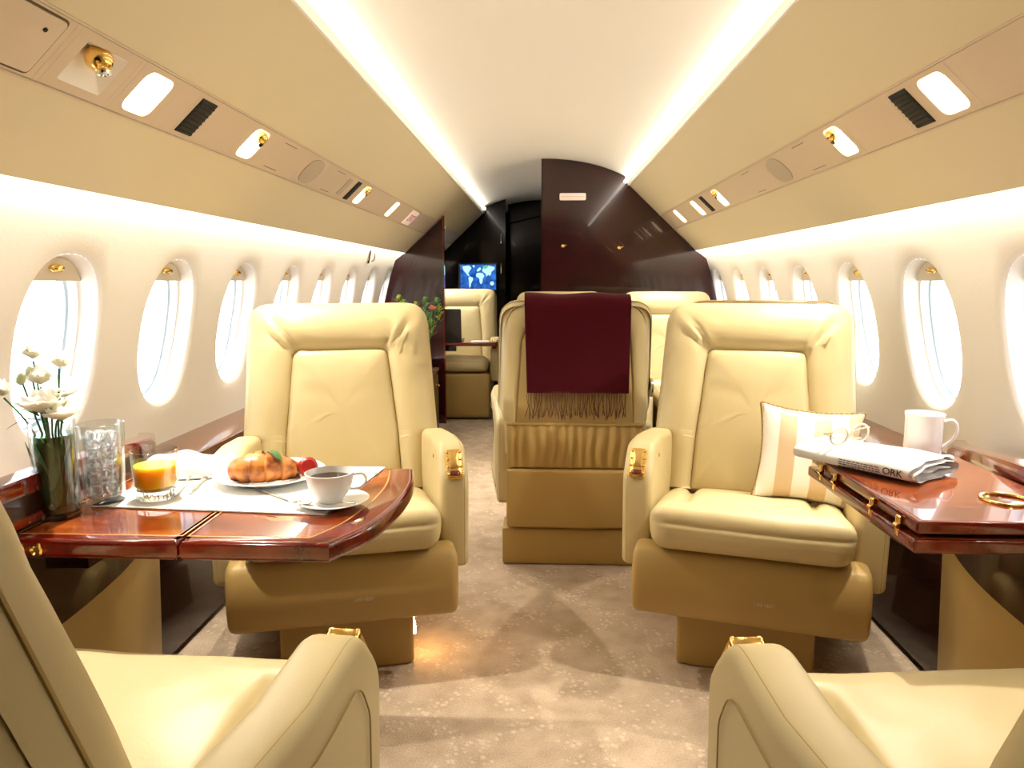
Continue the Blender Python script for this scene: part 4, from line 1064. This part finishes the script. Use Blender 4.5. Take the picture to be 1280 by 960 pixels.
fg_ = obj('fringe', g, mat('maroon_fringe', (.10, .035, .020), .9), th_); fg_['kind'] = 'stuff'

# ------------------------------------------------------------------ far furniture
cz = empty('credenza', (-.86, 4.30, 0), 0, 'low dark wood credenza behind the left facing seat, flowers on it', 'cabinet')
obj('carcass', box(-.165, .130, -.58, .64, .0, .432), WOOD_B, cz)
obj('top_slab', slab(rrect(.32, 1.26, .01, 3, -.02, .03), edge_steps(.432, .458, .006, 2)), WOOD_L, cz)
for k in range(3):
    d_ = obj('door', box(.130, .138, -.56 + .40 * k, -.18 + .40 * k, .03, .41), WOOD_B, cz)
    obj('knob', ball((.144, -.21 + .40 * k, .34), .009, 8), BRASS, d_)
fv = empty('flower_vase', (-.765, 4.42, .458), 0, 'small vase of yellow and coral flowers with green sprigs, beside the left divider', 'vase')
obj('pot', lathe([(.0005, 0), (.04, 0), (.055, .05), (.06, .12), (.045, .19), (.050, .21), (.046, .21), (.040, .19), (.0005, .17)], 24, capa=False, capb=False), PORCELAIN, fv)
rr = random.Random(21)
for k in range(16):
    a = rr.uniform(0, 6.28); x = -.125 + .25 * k / 15; z = .30 + .16 * rr.random() + (.05 if k < 4 else 0) ; y = rr.uniform(-.06, .06)
    obj('sprig_stem', tube(smooth_path([(x * .1, y * .2, .16), (x * .5, y * .5, .24), (x, y, z)], 3), .003, 5), GREEN, fv)
    if k % 4 == 1: o = obj('floret', petal_bloom(.026, k, 1.0, 7), PINK if k % 8 == 5 else YELLOW, fv, 70); o.location = (x, y, z)
    else:
        g = G()
        for j in range(7):
            g.add(leaf_mesh(.045, .010, .3), Matrix.Translation((0, 0, -.05 + .013 * j)) @ Matrix.Rotation(j * 2.4, 4, 'Z') @ Matrix.Rotation(-.9, 4, 'Y'))
        for j in range(4): g.add(ball((.012 * math.cos(j * 2), .012 * math.sin(j * 2), .01 + .012 * j), .007, 5))
        o = obj('sprig', g, mat('sprig_green', (.10, .28, .04), .5) if k % 3 else mat('yellow_green', (.30, .38, .04), .6), fv, 70); o.location = (x, y, z)

ft = empty('folding_table', (-.70, 5.40, 0), 0, 'far wood table edge with open laptop beyond the left divider', 'table')
obj('table_top', slab(rrect(.70, .17, .012, 3, .01, .0), edge_steps(.572, .600, .008, 3)), WOOD_E, ft)
obj('support_arm', box(-.33, .05, -.03, .03, .53, .573), WOOD_K, ft)
lt = empty('laptop', (-.755, 5.345, .6005), 0, 'dark grey open laptop on the far table, its lid turned to us', 'laptop')
obj('base', slab(rrect(.300, .20, .008, 3, 0, .10), edge_steps(0, .016, .004, 2)), LAPTOP, lt)
ld_ = obj('lid', slab(rrect(.300, .235, .010, 3, 0, .1175), edge_steps(0, .009, .003, 2)), LAPTOP, lt); ld_.location = (0, .003, .016); ld_.rotation_euler = (R_(98), 0, 0)
obj('screen', slab(rrect(.270, .190, .004, 3, 0, .12), [(-.0008, 0), (.0002, 0)]), BLACK, ld_)
pp = obj('paper_sheets', G().add(plate_box(.13, .11, .003, .002, .0005)).add(plate_box(.12, .10, .002, .002, .0005, .012, .006, .003)), PAPER, None, 40, (-.475, 5.40, .6004), (0, 0, R_(8))); tag(pp, 'white papers lying beside the laptop on the far table', 'paper')

mon = empty('wall_screen', (-.607, 6.795, 1.086), 0, 'lit screen showing a blue world map above the far seat', 'screen')
obj('frame', slab(rrect(.37, .27, .008, 3), edge_steps(.0, .018, .004, 2), lambda a, b, h: (a, -h + .004, b)), SCREENFRAME, mon)
dsp = obj('display', slab(rrect(.333, .232, .002, 2), [(0, 0), (.003, 0)], lambda a, b, h: (a, -h - .0135, b)), MAPM, mon)
LANDS = {'land_mass': [[(-.150, .100), (-.085, .108), (-.060, .085), (-.085, .050), (-.098, .028), (-.080, .012), (-.092, .010), (-.112, .035), (-.135, .060)], [(-.080, .010), (-.050, -.005), (-.048, -.025), (-.068, -.060), (-.075, -.100), (-.084, -.090), (-.086, -.040), (-.092, -.010)],
    [(-.010, .040), (.020, .042), (.045, .035), (.058, .010), (.044, -.010), (.040, -.045), (.026, -.068), (.014, -.050), (.010, -.010), (-.018, .005), (-.020, .025)], [(-.012, .050), (.010, .056), (.030, .075), (.020, .095), (.0, .080), (-.014, .065)],
    [(.050, .095), (.100, .105), (.155, .095), (.150, .070), (.125, .050), (.120, .025), (.105, .008), (.095, .030), (.080, .0), (.070, .030), (.050, .045), (.035, .060)], [(.112, -.045), (.140, -.035), (.150, -.062), (.135, -.080), (.110, -.070)], [(-.055, .112), (-.030, .112), (-.035, .088), (-.048, .090)]]}
for q in LANDS['land_mass']: obj('land_mass', slab(round_poly([(x, y, .008) for x, y in q], 2), [(0, 0), (.0008, 0)], lambda a, b, h: (a, -h - .0166, b)), LAND, dsp)
obj('land_mass', slab(round_poly([(.040, .100, .01), (.085, .110, .01), (.095, .085, .01), (.055, .075, .01)], 2), [(0, 0), (.0014, 0)], lambda a, b, h: (a, -h - .0166, b)), LANDG, dsp)

# ------------------------------------------------------------------ bulkhead and wall fittings
sg = empty('cabin_sign', (.190, 4.859, 1.600), 0, 'small pale lit sign on the dark bulkhead near its top', 'sign')
obj('plate', slab(rrect(.172, .046, .010, 4), edge_steps(0, .010, .003, 2), lambda a, b, h: (a, -h + .001, b)), SIGN, sg)
obj('divider_line', box(-.08, .08, -.0096, -.0090, -.001, .001), mat('sign_line', (.6, .35, .22), .5), sg)
for x, z, lab in ((.130, 1.283, 'small brass latch on the bulkhead below the lit sign'), (.500, 1.270, 'small brass latch towards the right of the dark bulkhead')):
    b_ = obj('door_latch', lathe([(.0005, 0), (.010, 0), (.011, .003), (.008, .006), (.0005, .007)], 18), BRASS, bk); b_.matrix_local = Matrix.Translation((x, 4.860, z)) @ Matrix.Rotation(R_(90), 4, 'X')
    o = obj('lever', tube([(0, -.008, 0), (.012, -.010, .003), (.024, -.009, .006)], .003, 8), BRASS, b_); o.rotation_euler = (R_(-90), 0, 0)
hk = empty('coat_hook', (-1.082, 4.50, 1.215), 0, 'small steel coat hook on the left wall above the last windows', 'hook')
obj('plate', softbox(.006, .022, .055, .005, 2, 3, 4), STEEL, hk); obj('hook', tube(smooth_path([(.004, 0, .03), (.03, 0, .02), (.034, 0, -.02), (.02, 0, -.035)], 4), .006, 8), STEEL, hk)
hk.rotation_euler = (0, R_(12), 0)
for x, z, lab in ((-.355, 1.44, 'upper'), (-.355, 1.16, 'lower')):
    h_ = obj('pull_handle', tube(smooth_path([(-.39, 6.798, z + .05), (-.39, 6.77, z + .04), (-.39, 6.77, z - .04), (-.39, 6.798, z - .05)], 4), .006, 8), STEEL, bpy.data.objects['wall_front_partition'])
